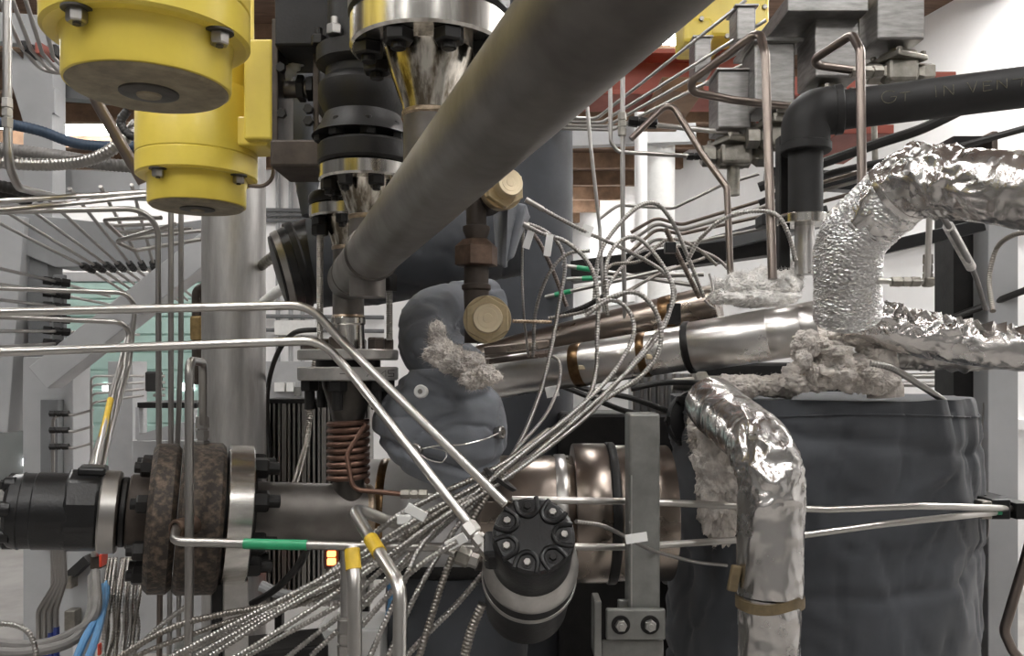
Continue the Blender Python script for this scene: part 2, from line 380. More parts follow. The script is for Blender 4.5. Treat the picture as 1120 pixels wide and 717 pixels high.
# ------------------------------------------------------------------ yellow actuators
def actuator(name, label, x, Y, zb, front, block=False, top=.22):
    c = Vector(((x-560)*Y/F, Y, zb)); up = Vector((0, 0, 1)); t = empty(name, label, 'actuator', c)
    r = .081
    MB().lathe(c, up, [(.0, r-.004), (.001, r-.001), (.004, r), (.034, r), (.05, r+.003)], 72).build('end_housing', yellow, t)
    MB().lathe(c, -up, [(0, r-.003), (.003, r-.006), (.004, r-.012), (.0035, .04)], 72).build('end_face', grime, t)
    MB().lathe(c-up*.0035, -up, [(0, .029), (.002, .029), (.003, .025)], 48).build('plug_ring', grime_d, t)
    MB().lathe(c-up*.0065, -up, [(0, .0125), (.002, .0115)], 32).build('plug', grime, t)
    m = MB().lathe(c+up*.047, up, [(0, .096), (.003, .1), (.034, .1), (.036, .0985), (.038, .1), (top-.02, .1), (top, .09)], 72)
    m.build('flange_housing', yellow, t)
    for k in range(4):
        a = front+k*PI/2
        q = c+Vector((math.sin(a)*.089, -math.cos(a)*.089, .047))
        nm = MB().lathe(q, -up, [(0, .014), (.002, .014)], 24); nm.build('washer', grime_d, t)
        b = nut(t, q-up*.002, -up, .0095, .012, steel_d, 'bolt')
        MB().lathe(q-up*.014, -up, [(0, .004), (.002, .004)], 6).build('socket', grime_d, b)
    return t, c
a1, ca = actuator('yellow_actuator', 'nearest yellow actuator with a broad round grimy underside', 163, .85, P(0, 97, .85).z, math.radians(-20))
a2, cb = actuator('yellow_actuator', 'smaller looking yellow actuator hanging behind the nearest one, plate on its flank', 216, 1.43, P(0, 226, 1.43).z, math.radians(-22), top=.16)
# taller housing and the flank plate of the second
MB().lathe(cb+Vector((0, 0, .16)), (0, 0, 1), [(0, .092), (.01, .094), (.25, .094)], 60).build('upper_housing', yellow, a2)
q0, q1 = P(266, 152, 1.36), P(298, 42, 1.36)
MB().box(Vector(((q0.x+q1.x)/2, 1.41, (q0.z+q1.z)/2)), (q1.x-q0.x, .1, q1.z-q0.z)).build('flank_plate', yellow, a2, 0, bevel=.004)
MB().box(Vector(((q0.x+q1.x)/2-.02, 1.42, q0.z+.02)), (.06, .08, .05)).build('arm', yellow, a2, 0, bevel=.004)
t1 = MB().sweep(spline(PP([(272, 203, 1.42), (288, 203, 1.42), (298, 193, 1.42), (299, 170, 1.42), (297, 150, 1.42)])), .0035, 8)
tag(t1.build('bent_wire', steel_b), 'small bent tube beside the lower end of the second yellow actuator', 'tube')
# ------------------------------------------------------------------ yoke and black valve
yk = empty('valve_yoke', 'brown steel yoke holding the black valve beside the yellow actuator', 'bracket', P(325, 182, 1.3))
def slab(x0, y0, x1, y1, Y, d, name, m, par, bevel=.002):
    a, b = P(x0, y0, Y), P(x1, y1, Y)
    return MB().box(Vector(((a.x+b.x)/2, Y+d/2, (a.z+b.z)/2)), (abs(b.x-a.x), d, abs(a.z-b.z)), None).build(name, m, par, 0, bevel=bevel)
slab(297, 20, 304, 156, 1.27, .09, 'side_plate', brownst, yk)
slab(342, 42, 349, 158, 1.27, .09, 'side_plate', brownst, yk)
slab(295, 152, 350, 182, 1.25, .11, 'base_plate', brownst, yk, .004)
slab(300, -20, 386, 50, 1.24, .12, 'top_block', darkst, yk, .004)
MB().cyl(P(302, 98, 1.31), P(372, 98, 1.31), .0135, 24).build('shaft', pipe_m, yk)
for q in (326, 337):
    nut(yk, P(q, 97, 1.31), (1, 0, 0), .021, .012, darkst)
for (qx, qy) in ((308, 75), (309, 125), (338, 120), (338, 133)):
    nut(yk, P(qx, qy, 1.27), (0, -1, 0), .008, .008, darkst, 'bolt')
vc = Vector((P(397, 0, 1.2).x, 1.2, 0))
vt = empty('black_valve', 'black cast valve body standing on the middle flange', 'valve', vc+Vector((0, 0, 1.82)))
def zy(y, Y): return CZ+(HZ-y)*Y/F
pr = [(152, 55), (150, 53), (140, 46), (128, 41), (112, 48), (98, 48), (88, 40), (80, 40), (74, 50), (58, 50), (55, 40), (20, 38), (-40, 38)]
MB().lathe(vc, (0, 0, 1), [(zy(y, 1.2), px(r, 1.2)) for y, r in pr], 56).build('valve_body', darkst, vt)
for k in range(8):
    a = 2*PI*k/8+.3
    nut(vt, vc+Vector((math.cos(a)*.063, math.sin(a)*.063, zy(55, 1.2))), (0, 0, 1), .011, .014, steel_d if k in (5,) else darkst, 'nut', .01)
    q = vc+Vector((math.cos(a)*.058, math.sin(a)*.058, 1.8215)); nut(vt, q, (0, 0, 1), .012, .014, darkst, 'nut', .012)
MB().lathe(P(362, 95, 1.24), (0, 0, 1), [(-.05, .012), (-.04, .018), (.04, .018), (.05, .012)], 28).build('side_boss', darkst, vt)
# ------------------------------------------------------------------ tall column
cc = Vector((P(256, 0, 2.0).x, 2.0, 0))
tag(MB().lathe(cc, (0, 0, 1), [(0, .0745), (2.15, .0745)], 64).build('pipe_column', col_m), 'thick upright grey steel pipe below the second yellow actuator', 'pipe')
# ------------------------------------------------------------------ horizontal drive train, axis along x
A0, A1 = P(8, 558, 1.25), P(400, 563, 1.448); ad = (A1-A0).normalized(); AV = ad.cross(Vector((0, 0, 1))).normalized(); AW = AV.cross(ad).normalized()
def td(p):
    lo, hi = -.2, 1.0
    for _ in range(40):
        m_ = (lo+hi)/2; q = A0+ad*m_
        if 560+F*q.x/q.y < p: lo = m_
        else: hi = m_
    return lo
def ap(p): return A0+ad*td(p)
def pd(n, p): return n*ap(p).y/F
def ring(x0, x1, r, name, m, par, ch=.003, n=72, dw=0):
    a_, b_ = td(x0), td(x1); w = b_-a_; ch = min(ch, w*.3); r = pd(r, (x0+x1)/2)
    return MB().lathe(A0+ad*a_+AW*dw, ad, [(0, r-ch), (ch, r), (w-ch, r), (w, r-ch)], n).build(name, m, par)
hm = empty('hydraulic_motor', 'black painted hydraulic motor with lugged end cap on the drive train', 'motor', ap(60)-Vector((0, 0, .06)))
m = MB(); rr = pd(42, 40); t0 = td(8); t1, t2, t3 = td(24)-t0, td(38)-t0, td(78)-t0
m.lathe(A0+ad*t0, ad, [(0, rr*.8), (.006, rr*.93), (.02, rr), (t1, rr), (t1+.002, rr*.975), (t2, rr*.975), (t2+.002, rr), (t3, rr)], 48)
m.build('motor_body', blackp, hm)
for k in range(7):
    a = 2*PI*k/7+.2
    q = ap(9)+(AV*math.cos(a)+AW*math.sin(a))*rr*.8
    MB().lathe(q, -ad, [(-.01, .012), (.003, .012), (.006, .009)], 16).build('lug', blackp, hm)
    nut(hm, q-ad*.005, -ad, .007, .005, darkst, 'bolt')
pts = []
for k in range(10):
    a = 2*PI*k/10+PI/10
    r_ = pd(46 if k in (1, 2, 3) else 43, 90); pts.append(ap(72)+AV*math.cos(a)*r_+AW*math.sin(a)*r_*1.02)
MB().prism(pts, ad*(td(111)-td(72))).build('port_block', blackp, hm, .3, bevel=.006)
RD = Matrix((ad, AV, AW)).transposed()
MB().box(ap(98)+AW*pd(45, 98), (pd(28, 98), .05, pd(10, 98)), RD).build('port_boss', blackp, hm, 0, bevel=.004)
gt = empty('gear_housing', 'dark gear housing with a rust pitted disc and a machined ring', 'gear housing', ap(200)-Vector((0, 0, pd(82, 200))))
ring(110, 131, 45, 'adapter_ring', steel_d, gt)
ring(131, 140, 38, 'spacer', darkst, gt)
ring(140, 164, 41, 'adapter_body', brownst, gt)
ring(163, 194, 81, 'rusty_disc', rust, gt, .008, dw=-pd(6, 180))
ring(194.6, 242, 82, 'rusty_disc', rust, gt, .006, dw=-pd(5, 210))
ring(242, 246, 60, 'spacer', darkst, gt)
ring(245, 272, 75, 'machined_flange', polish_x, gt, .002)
ring(272, 276, 58, 'spacer', darkst, gt)
for k in range(8):
    a = 2*PI*k/8+PI/8
    e_ = AV*math.cos(a)+AW*math.sin(a)
    nut(gt, ap(163)+e_*pd(62, 163)-AW*pd(6, 163), -ad, pd(10, 163), pd(11, 163), darkst, 'nut', .008, pd(6, 163))
    nut(gt, ap(272)+e_*pd(57, 272), ad, pd(11.5, 272), pd(15, 272), darkst, 'nut', .017, pd(7, 272))
dp = tag(MB().lathe(ap(273), ad, [(0, pd(34, 340)), (td(404)-td(273), pd(34, 340))], 56).build('drive_pipe', pipe_m), 'bare horizontal steel pipe between the machined ring and the copper coil', 'pipe')
rp_ = pd(34, 340); MB().lathe(ap(396), ad, [(0, rp_), (.003, rp_+.002), (.009, rp_+.002), (.013, rp_)], 56).build('weld_seam', weld_m, dp)
# pedestal carrying the train
pd_ = empty('pedestal', 'steel pedestal under the gear housing', 'support', Vector((ap(240).x, ap(240).y, 0)))
RZ = Matrix.Rotation(math.atan2(ad.y, ad.x), 3, 'Z')
def leg_(p, dy, w, d, ztop, name, m, bv=.003):
    q = ap(p); MB().box(Vector((q.x, q.y+dy, ztop/2)), (w, d, ztop), RZ).build(name, m, pd_, 0, bevel=bv)
zb = ap(236).z-pd(74, 236)
leg_(257, 0, .04, .06, zb+.004, 'machined_leg', plate); leg_(236, .02, .028, .08, zb, 'dark_leg', darkst)
leg_(222, -.03, .066, .06, P(0, 696, 1.34).z, 'foot_block', postm, .004); leg_(300, .06, .14, .1, P(0, 690, 1.5).z, 'shelf_block', darkst, .004)
YD = 1.45
# ------------------------------------------------------------------ cladded vessel on the same line
YV = 1.6; ZV = P(0, 560, YV).z
def xv(p): return (p-560)*YV/F
vs = empty('clad_vessel', 'horizontal vessel in shiny banded cladding behind the black bolted cap', 'vessel', Vector((xv(550), YV, ZV-.11)))
def vring(x0, x1, r, name, m, par, n=72):
    return MB().lathe(Vector((xv(x0), YV, ZV)), (1, 0, 0), [(0, r*.99), (.002, r), (xv(x1)-xv(x0)-.002, r), (xv(x1)-xv(x0), r*.99)], n).build(name, m, par)
vring(404, 520, px(58, YV), 'cladding', mattclad, vs)
vring(418, 427, px(58.8, YV), 'band', band_m, vs)
vring(520, 626, px(62, YV), 'cladding', jacket_d, vs)
vring(606, 618, px(63.5, YV), 'band', jacket, vs)
vring(626, 662, px(75, YV), 'cladding', jacket_d, vs)
vring(662, 671, px(76.5, YV), 'band', darkst, vs)
vring(671, 730, px(73, YV), 'cladding', jacket_d, vs)
slab(525, 548, 560, 572, 1.46, .03, 'clip_plate', jacket_d, vs, .002)
MB().lathe(P(470, 606, 1.62), (1, 0, 0), [(-.12, px(27, 1.6)), (.3, px(27, 1.6))], 40).build('lower_pipe', darkst, vs)
# ------------------------------------------------------------------ bolted black cap on its drum
ax = Vector((.02, -.84, .54)).normalized()
fc = P(584, 584, 1.02)
dr = empty('capped_drum', 'steel drum closed by a black cap with lobed bolt recesses', 'drum', fc-ax*.19)
u, w, _ = basis(ax)
R0 = .052
MB().lathe(fc, -ax, [(0, R0*.9), (.003, R0*.97), (.009, R0), (.05, R0*1.0), (.075, R0*1.0), (.082, R0*1.02)], 64).build('cap', blackp, dr)
for k in range(7):
    a = 2*PI*k/7+.42
    d = u*math.cos(a)+w*math.sin(a); tn = ax.cross(d)
    q = fc+d*R0*.72
    lp = [q+d*.0105-tn*.0135, q+d*.003-tn*.0135, q-d*.008-tn*.0105, q-d*.0135, q-d*.008+tn*.0105, q+d*.003+tn*.0135, q+d*.0105+tn*.0135]
    MB().sweep(spline([p+ax*.0004 for p in lp], .002), .0032, 10).build('lobe_rim', blackp, dr)
    MB().lathe(q-ax*.001, ax, [(0, .0078), (.002, .0075)], 24).build('washer', darkst, dr)
    b = nut(dr, q+ax*.001, ax, .0048, .004, steel_d if k in (0, 1, 3, 4, 6) else darkst, 'bolt')
MB().lathe(fc-ax*.078, -ax, [(0, R0*.98), (.004, R0*1.02), (.02, R0*1.12), (.03, R0*1.25), (.034, R0*1.25), (.04, R0*1.25)], 72).build('machined_shoulder', plate, dr)
MB().lathe(fc-ax*.118, -ax, [(0, R0*1.24), (.003, R0*1.245), (.03, R0*1.245)], 72).build('drum_band', darkst, dr)
MB().lathe(fc-ax*.148, -ax, [(0, R0*1.26), (.003, R0*1.28), (.011, R0*1.28), (.014, R0*1.22)], 72).build('drum_rim', plate, dr)
MB().lathe(fc-ax*.162, -ax, [(0, R0*1.2), (.12, R0*1.2)], 64).build('drum_base', darkst, dr)
sd = fc-ax*.04-Vector((R0*.98, 0, 0))
MB().box(sd+Vector((.004, 0, -.006)), (.03, .05, .035), Matrix.Rotation(-.64, 3, 'X')).build('port_boss', blackp, dr, 0, bevel=.006)
# ------------------------------------------------------------------ grey post with bolted bracket
gp = empty('square_post', 'dirty grey square steel post in front of the clad vessel', 'post', Vector((P(705, 0, 1.36).x, 1.36, 0)))
a, b = P(688, 452, 1.335), P(722, 452, 1.335); wpost = b.x-a.x
MB().box(Vector(((a.x+b.x)/2, 1.335+.026, a.z/2)), (wpost, .052, a.z)).build('post_tube', postm, gp, 0, bevel=.004)
MB().box(Vector((a.x+.004, 1.3345, a.z/2-.05)), (.002, .003, a.z-.1)).build('edge_strip', plate, gp, 0)
br = empty('bolt_bracket', 'small steel bracket plate with two bolts clamped across the grey post', 'bracket', P(695, 700, 1.31))
slab(663, 666, 728, 700, 1.318, .012, 'plate', postm, br, .003)
for q in (679, 711):
    MB().lathe(P(q, 683, 1.318), (0, -1, 0), [(0, px(10.5, 1.318)), (.002, px(10, 1.318))], 32).build('washer', darkst, br)
    nut(br, P(q, 683, 1.316), (0, -1, 0), px(6.5, 1.318), .009, plate, 'bolt', .002)
slab(650, 657, 658, 720, 1.3, .05, 'side_bar', postm, br, .002)
slab(676, 656, 690, 668, 1.345, .01, 'top_lip', postm, br, .002)
slab(658, 700, 726, 725, 1.33, .006, 'lower_plate', postm, br, .002)
# ------------------------------------------------------------------ insulated tank
tc_ = Vector((P(892, 0, 1.82).x, 1.82, 0)); TR = .318
def tank_r(z, a):
    c_, s_ = math.cos(a), math.sin(a)
    p = Vector((c_*1.6, s_*1.6, z*2.2)); w_ = noise.noise_vector(p*1.7)*.35
    q = Vector((c_*2.2, s_*2.2, z*9))+w_
    n1 = noise.noise(p*1.3)*.018
    f = max(0, 1-abs(noise.noise(q))*2); g = max(0, 1-abs(noise.noise(Vector((c_*5, s_*5, z*6))+w_*2+Vector((3, 1, 7))))*2)
    h = noise.noise(Vector((c_*4, s_*4, z*7))+w_)
    sag = 0
    for zz, am, ph in ((1.36, .008, .3), (1.10, .008, 2.1), (.84, .016, .9)):
        d = (z-zz-.03*math.sin(a*2+ph)-.02*noise.noise(Vector((c_*3, s_*3, ph))))/.011
        sag -= am*math.exp(-d*d)
    return n1+sag+.007*f**3-.008*g**7+.006*h
tm = MB(); nz, na = 150, 200; ztop = 1.435
for i in range(nz+1):
    z = ztop*i/nz
    for k in range(na):
        a_ = 2*PI*k/na
        r_ = TR+tank_r(z, a_)
        if z > 1.33: r_ -= ((z-1.33)/.105)**2*.014
        tm.v.append(Vector((tc_.x+math.cos(a_)*r_, tc_.y+math.sin(a_)*r_, z+(.006*noise.noise(Vector((a_*3, 0, 1))) if i == nz else 0))))
for i in range(nz):
    for k in range(na):
        k2 = (k+1) % na; tm.f.append((i*na+k, i*na+k2, (i+1)*na+k2, (i+1)*na+k))
tm.f.append(tuple(nz*na+k for k in range(na)))
tank = tag(tm.build('insulated_tank', fabric, None, 1.2), 'big round tank wrapped in wrinkled dark grey insulation cloth', 'tank')
for zz, ph in ((1.405, 0.), (.79, 1.)):
    pts = []
    for k in range(161):
        a_ = PI+PI*k/160; z = zz+.006*math.sin(a_*3+ph); r_ = TR+tank_r(z, a_)-(((z-1.33)/.105)**2*.014 if z > 1.33 else 0)+.001
        pts.append(Vector((tc_.x+math.cos(a_)*r_, tc_.y+math.sin(a_)*r_, z)))
    MB().sweep(pts, .0022, 6).build('seam_cord', fabric, tank)
# ------------------------------------------------------------------ foil wrapped pipes
def crumple(amp, sc, seed=0, zs=1.0, c0=Vector((0, 0, 0))):
    off = Vector((seed*7.3, seed*3.1, seed*1.7))
    def f(q, s, a):
        p = Vector((q.x-c0.x, q.y-c0.y, (q.z-c0.z)*zs))*sc+off
        p = p+noise.noise_vector(p*.6)*.6
        r1 = 1-2*abs(noise.noise(p)); r2 = 1-2*abs(noise.noise(p*1.9+off)); r3 = 1-2*abs(noise.noise(p*3.7))
        return amp*(.9*noise.noise(p*.45)+.75*(r1-.5)+.5*(r2-.5)+.25*(r3-.5))
    return f
def blend(f, g): return lambda q, s, a: f(q, s, a)*g(q, s, a)
lp = rounded(PP([(778, 440, 1.5), (842, 497, 1.25), (842, 648, 1.25)]), .07, 14)
lp = resample(lp, .0028)
bend_c = P(845, 520, 1.25)
fo = MB().sweep(lp, .0485, 110, True, lambda q, s, a: crumple(.0028+.0080*math.exp(-((q-bend_c).length/.06)**2), 21, 1, .45+1.2*math.exp(-((q-bend_c).length/.07)**2), bend_c)(q, s, a))
fo2 = tag(fo.build('foil_pipe', foil, None, 1.0), 'crumpled foil wrapped pipe bending downward before the insulated tank', 'insulated pipe')
lp2 = resample(PP([(841, 650, 1.25), (840, 760, 1.25)]), .004)
MB().sweep(lp2, .0465, 90, True, crumple(.0032, 20, 2, .35, bend_c)).build('lower_wrap', foil, fo2, 1.0)
tp = resample([P(842, 646, 1.25), P(842, 657, 1.25)], .002)
m = MB().sweep(tp, .0505, 64, True, lambda q, s, a: .0012*noise.noise(q*60))
for i, v in enumerate(m.v): m.v[i] = v+Vector((0, 0, .006*math.sin((v.x-bend_c.x)*38)-.004-(.006 if v.x > bend_c.x+.03 else 0)))
m.build('brown_tape_band', btape, fo2, 1.0)
MB().box(P(803, 632, 1.24), (.016, .01, .04), Matrix.Rotation(.2, 3, 'Y')).build('tape_tail', btape, fo2, 0, bevel=.003)
# shaggy insulation behind it
def wool_blob(pts, res, amp, sc, m, name, seed, par=None, fuzz=0, fl=.02, fm=None):
    mb = MB(); rnd = random.Random(seed)
    import bmesh
    for (c, rx, ry, rz) in pts:
        bm = bmesh.new(); bmesh.ops.create_icosphere(bm, subdivisions=res, radius=1)
        b = len(mb.v)
        for v in bm.verts:
            d = v.co.normalized(); q = Vector((d.x*rx, d.y*ry, d.z*rz))
            p = (c+q)*sc+Vector((seed, 0, 0))
            k = 1+amp*(noise.noise(p)+.6*noise.noise(p*2.1)+.45*noise.noise(p*4.6)+.3*noise.noise(p*9)+.18*noise.noise(p*19))
            mb.v.append(c+q*k)
        for f in bm.faces: mb.f.append(tuple(b+v.index for v in f.verts))
        bm.free()
    nb = len(mb.v); src = mb.v[:nb]
    for _ in range(fuzz):
        k = rnd.randrange(nb); p = src[k]
        c = min(pts, key=lambda t: (t[0]-p).length)[0]
        d = (p-c).normalized()+Vector((rnd.uniform(-1, 1), rnd.uniform(-1, 1), rnd.uniform(-.6, 1)))*.9
        d.normalize(); e = Vector((rnd.uniform(-1, 1), rnd.uniform(-1, 1), rnd.uniform(-1, 1)))*.5
        L = fl*rnd.uniform(.4, 1.2)
        mb.sweep([p-d*.002, p+d*L*.5+e*L*.1, p+d*L+e*L*.5], [.00035, .0003, .00012], 3)
    return mb.build(name, m, par, 1.5)
wb = wool_blob([(P(787, 520, 1.52), .045, .04, .11), (P(775, 470, 1.58), .04, .05, .05)], 6, .28, 26, wool_d, 'wool_wrap', 3, None, 300, .012)
tag(wb, 'dirty mineral wool wrap behind the foil pipe elbow', 'insulation')
# upper foil elbow
up_ = rounded(PP([(926, 345, 1.33), (928, 262, 1.25), (1000, 193, 1.16), (1150, 213, 1.0), (1420, 232, .96)]), .075, 14)
up_ = resample(up_, .0028)
kn = P(1010, 190, 1.15)
ue = MB().sweep(up_, .0475, 110, True, lambda q, s, a: (crumple(.0032+.009*math.exp(-((q-kn).length/.08)**2), 22, 5, 1, kn)(q, s, a) if q.x > .45 else 0))
ueo = tag(ue.build('foil_pipe', foil, None, 1.0), 'foil wrapped pipe entering high beside the black pipe and curving down', 'insulated pipe')
k0 = next(i for i, p in enumerate(up_) if p.z > P(0, 222, 1.25).z)
seg = up_[:k0]
MB().sweep(seg, lambda t: .0505-.002*t, 110, True, lambda q, s, a: .0012*math.sin(s*900+2.5*noise.noise(q*30))+.004*noise.noise(q*14)).build('scrim_sleeve', foil_s, ueo, 1.2)
for i in (k0,):
    MB().sweep(resample([seg[-1], up_[k0+2]], .002), .0512, 80, True, lambda q, s, a: .002*noise.noise(q*60)).build('sleeve_edge', foil, ueo, 1.0)
# two torn foil pipes running to the edge
l1 = resample(PP([(925, 340, 1.5), (985, 362, 1.5), (1060, 377, 1.47), (1150, 386, 1.42), (1420, 400, 1.4)]), .003)
o1 = MB().sweep(l1, lambda t: .04-.009*t, 90, True, lambda q, s, a: crumple(.013 if q.z > 1.5+(HZ-365-(q.x-.6)*14)*1.5/F else .002, 30, 8)(q, s, a)).build('torn_foil_pipe', foil, None, 1.0)
tag(o1, 'horizontal foil pipe with torn wrinkled top edge above the tank', 'insulated pipe')
rnd = random.Random(4)
m = MB()
for k in range(16):
    t = .12+.36*k/16; p = l1[int(t*len(l1))]+Vector((0, -.012, .032))
    h = rnd.uniform(.014, .03); w_ = rnd.uniform(.01, .022)
    tip = p+Vector((rnd.uniform(-.015, .015), rnd.uniform(-.035, -.02), -h*.5))
    a_ = p+Vector((-w_, 0, .004)); b_ = p+Vector((w_, .002, .004)); mid = (a_+b_)/2+Vector((rnd.uniform(-.008, .008), -.018, .008))
    b0 = len(m.v); m.v += [a_, mid, b_, tip, a_+Vector((0, .002, -.001)), mid+Vector((0, .002, 0)), b_+Vector((0, .002, -.001)), tip+Vector((0, .002, 0))]
    m.f += [(b0, b0+1, b0+3), (b0+1, b0+2, b0+3), (b0+4, b0+7, b0+5), (b0+5, b0+7, b0+6), (b0, b0+4, b0+5, b0+1), (b0+1, b0+5, b0+6, b0+2), (b0, b0+3, b0+7, b0+4), (b0+2, b0+6, b0+7, b0+3)]
m.build('foil_flap', foil, o1, .3)
l2 = resample(PP([(975, 388, 1.56), (1040, 392, 1.56), (1150, 386, 1.5), (1400, 384, 1.5)]), .003)
o2 = MB().sweep(l2, .0235, 64, True, lambda q, s, a: crumple(.007 if s < .16 else .0012, 32, 11)(q, s, a)).build('thin_foil_pipe', steel_d, None, 1.0)
tag(o2, 'thinner foil sleeved pipe just under the torn foil pipe', 'insulated pipe')
# mineral wool
w1 = wool_blob([(P(792, 322, 1.66), .03, .035, .02), (P(812, 316, 1.64), .04, .04, .028), (P(838, 315, 1.64), .045, .04, .026), (P(860, 309, 1.64), .03, .03, .028), (P(871, 296, 1.65), .016, .016, .03), (P(826, 326, 1.62), .07, .03, .018), (P(806, 306, 1.65), .022, .03, .018), (P(832, 303, 1.65), .026, .03, .02), (P(786, 312, 1.66), .016, .02, .014)], 6, .34, 24, wool, 'wool_tuft', 1, None, 1800, .010)
tag(w1, 'fluffy white mineral wool spilling on top of the shiny jacketed pipe', 'insulation')
rnd = random.Random(9); bl = [(P(915, 405, 1.54), .075, .05, .036), (P(908, 372, 1.54), .035, .04, .03), (P(948, 412, 1.52), .04, .04, .03), (P(880, 412, 1.54), .04, .04, .026)]
for k in range(26):
    bl.append((P(rnd.uniform(872, 965), rnd.uniform(364, 416), rnd.uniform(1.49, 1.57)), rnd.uniform(.010, .03), .022, rnd.uniform(.011, .022)))
bl += [(P(970, 418, 1.5), .02, .02, .018), (P(928, 366, 1.52), .024, .03, .022)]
bl += [(P(800+12*k, 422, 1.6), .03, .03, .02) for k in range(6)]
w2 = wool_blob(bl, 5, .40, 34, wool_d, 'wool_heap', 2, None, 900, .007)
tag(w2, 'lumpy brownish mineral wool heaped on the tank under the foil elbow', 'insulation')
WS = [P(952, 374, 1.54), P(962, 392, 1.53), P(966, 410, 1.53), P(968, 434, 1.53)]
w3 = wool_blob([(P(486, 385, 1.36), .03, .03, .02), (P(505, 398, 1.34), .035, .03, .02), (P(525, 412, 1.33), .03, .03, .018), (P(478, 372, 1.38), .015, .02, .03)], 6, .34, 36, wool_d, 'wool_tuft', 5, None, 1200, .009)
tag(w3, 'grey mineral wool tuft poking out over the buttoned cloth bag', 'insulation')
# ------------------------------------------------------------------ cloth jackets in the middle
def cloth(path, r, m, name, label, cat, amp=.008, sc=11, seed=0, n=90, step=.004, drape=None):
    pts = resample(path, step)
    off = Vector((seed*3.3, seed*1.9, seed))
    def dsp(q, s, a):
        p = q*sc+off+noise.noise_vector(q*sc*.7)*.5
        f = 1-abs(noise.noise(p))*2; g = 1-abs(noise.noise(p*1.9+off))*2
        v = noise.noise(p*.5)*amp-(max(0, f)**7)*amp*.6+(max(0, g)**4)*amp*.3+noise.noise(p*1.5)*amp*.3
        return v+(drape(q, s, a) if drape else 0)
    return tag(MB().sweep(pts, r, n, True, dsp).build(name, m, None, 1.2), label, cat)
cloth([P(345, 285, 1.72), P(430, 272, 1.74), P(560, 255, 1.8)], lambda t: .098+.012*math.sin(PI*min(1, t*1.1)), fabric, 'insulation_jacket', 'dark cloth insulation jacket lying level behind the diagonal pipe', 'insulation', .006)
bj = empty('banded_end', 'shiny dark banded vessel end left of the cloth jacket, behind the threaded stud', 'vessel', P(335, 320, 1.7))
e0, e1 = P(318, 292, 1.7), P(352, 284, 1.72); dv = e1-e0
MB().lathe(e0, dv, [(-.03, .05), (-.028, .07), (0, .082), (.05, .088), (.07, .088)], 48).build('end_shell', blackp, bj)
MB().lathe(e0+dv*.1, dv, [(0, .089), (.012, .091), (.016, .089)], 48).build('band', darkst, bj)
MB().lathe(e0-dv*.35, dv, [(0, .076), (.012, .08), (.016, .076)], 48).build('band', steel_d, bj)
cloth(spline([P(505, 415, 1.5), P(470, 380, 1.52), P(475, 345, 1.56), P(535, 335, 1.66)], .01), lambda t: .058-.006*t, fabric_l, 'insulation_jacket', 'bulging cloth insulation elbow between the long stud and the brass plug', 'insulation', .009, 15, 2)
# buttoned bag
bc = P(484, 462, 1.46); bag = MB(); nz, na = 90, 120
for i in range(nz+1):
    t = i/nz; z = -.108+.205*t
    rz = math.sin(PI*(.12+.80*t))**.5*.113
    for k in range(na):
        a = 2*PI*k/na
        q = Vector((math.cos(a)*rz*1.0*(1.0+.06*t), math.sin(a)*rz*.85, z+.030*math.cos(a)*(t-.9)-.0*t))
        p = q*13+Vector((5, 2, 1)); f = 1-abs(noise.noise(p))*2
        f = 1-abs(noise.noise(p+noise.noise_vector(p*.8)*.6))*2; fl = -.006*(max(0, f)**7)+.010*noise.noise(p*.6)+.0035*noise.noise(p*1.7)+.0015*noise.noise(p*4)
        for zz in (-.052, .055):
            dd = (z-zz-.012*math.sin(a*2+1))/.009; fl -= .009*math.exp(-dd*dd)
        d = Vector((math.cos(a), math.sin(a), 0)); bag.v.append(bc+q+d*fl)
for i in range(nz):
    for k in range(na):
        k2 = (k+1) % na; bag.f.append((i*na+k, i*na+k2, (i+1)*na+k2, (i+1)*na+k))
bag.f.append(tuple(range(na))[::-1]); bag.f.append(tuple(nz*na+k for k in range(na)))
bo = tag(bag.build('cloth_bag', fabric_l, None, 1.2), 'buttoned grey cloth insulation bag laced with wire beside the copper coil', 'insulation')
for (bx, by) in ((461, 428), (455, 492), (546, 473)):
    c = P(bx, by, 1.34 if bx < 500 else 1.40); dn = (c-bc); dn.z = .01; dn.normalize()
    while (c-bc).length > .2: break
    hit = P(bx, by, 1.345 if bx < 500 else 1.41)
    b_ = MB().lathe(hit+dn*.004, dn, [(-.01, px(7.5, 1.35)*.9), (.002, px(7.5, 1.35)), (.004, px(6, 1.35)), (.003, px(4, 1.35))], 28).build('button', whitep if by == 428 else steel_d, bo)
    MB().lathe(hit+dn*.007, dn, [(0, px(2.8, 1.35)), (.002, px(2.4, 1.35))], 16).build('button_eye', steel_d, b_)
MB().sweep(spline(PP([(455, 492, 1.345), (480, 487, 1.338), (505, 486, 1.34), (530, 480, 1.36), (546, 473, 1.40)])), .0012, 6).build('lacing_wire', steel, bo)
MB().sweep(spline(PP([(455, 492, 1.345), (468, 502, 1.335), (484, 505, 1.333), (488, 494, 1.338), (470, 489, 1.34)])), .0009, 6).build('lacing_wire', steel, bo)
cloth(spline(WS, .008), lambda t: .026+.006*t, wool_d, 'wool_sleeve', 'pale cloth sleeve hanging below the foil elbow beside the lumpy wool heap', 'insulation', .006, 16, 3)
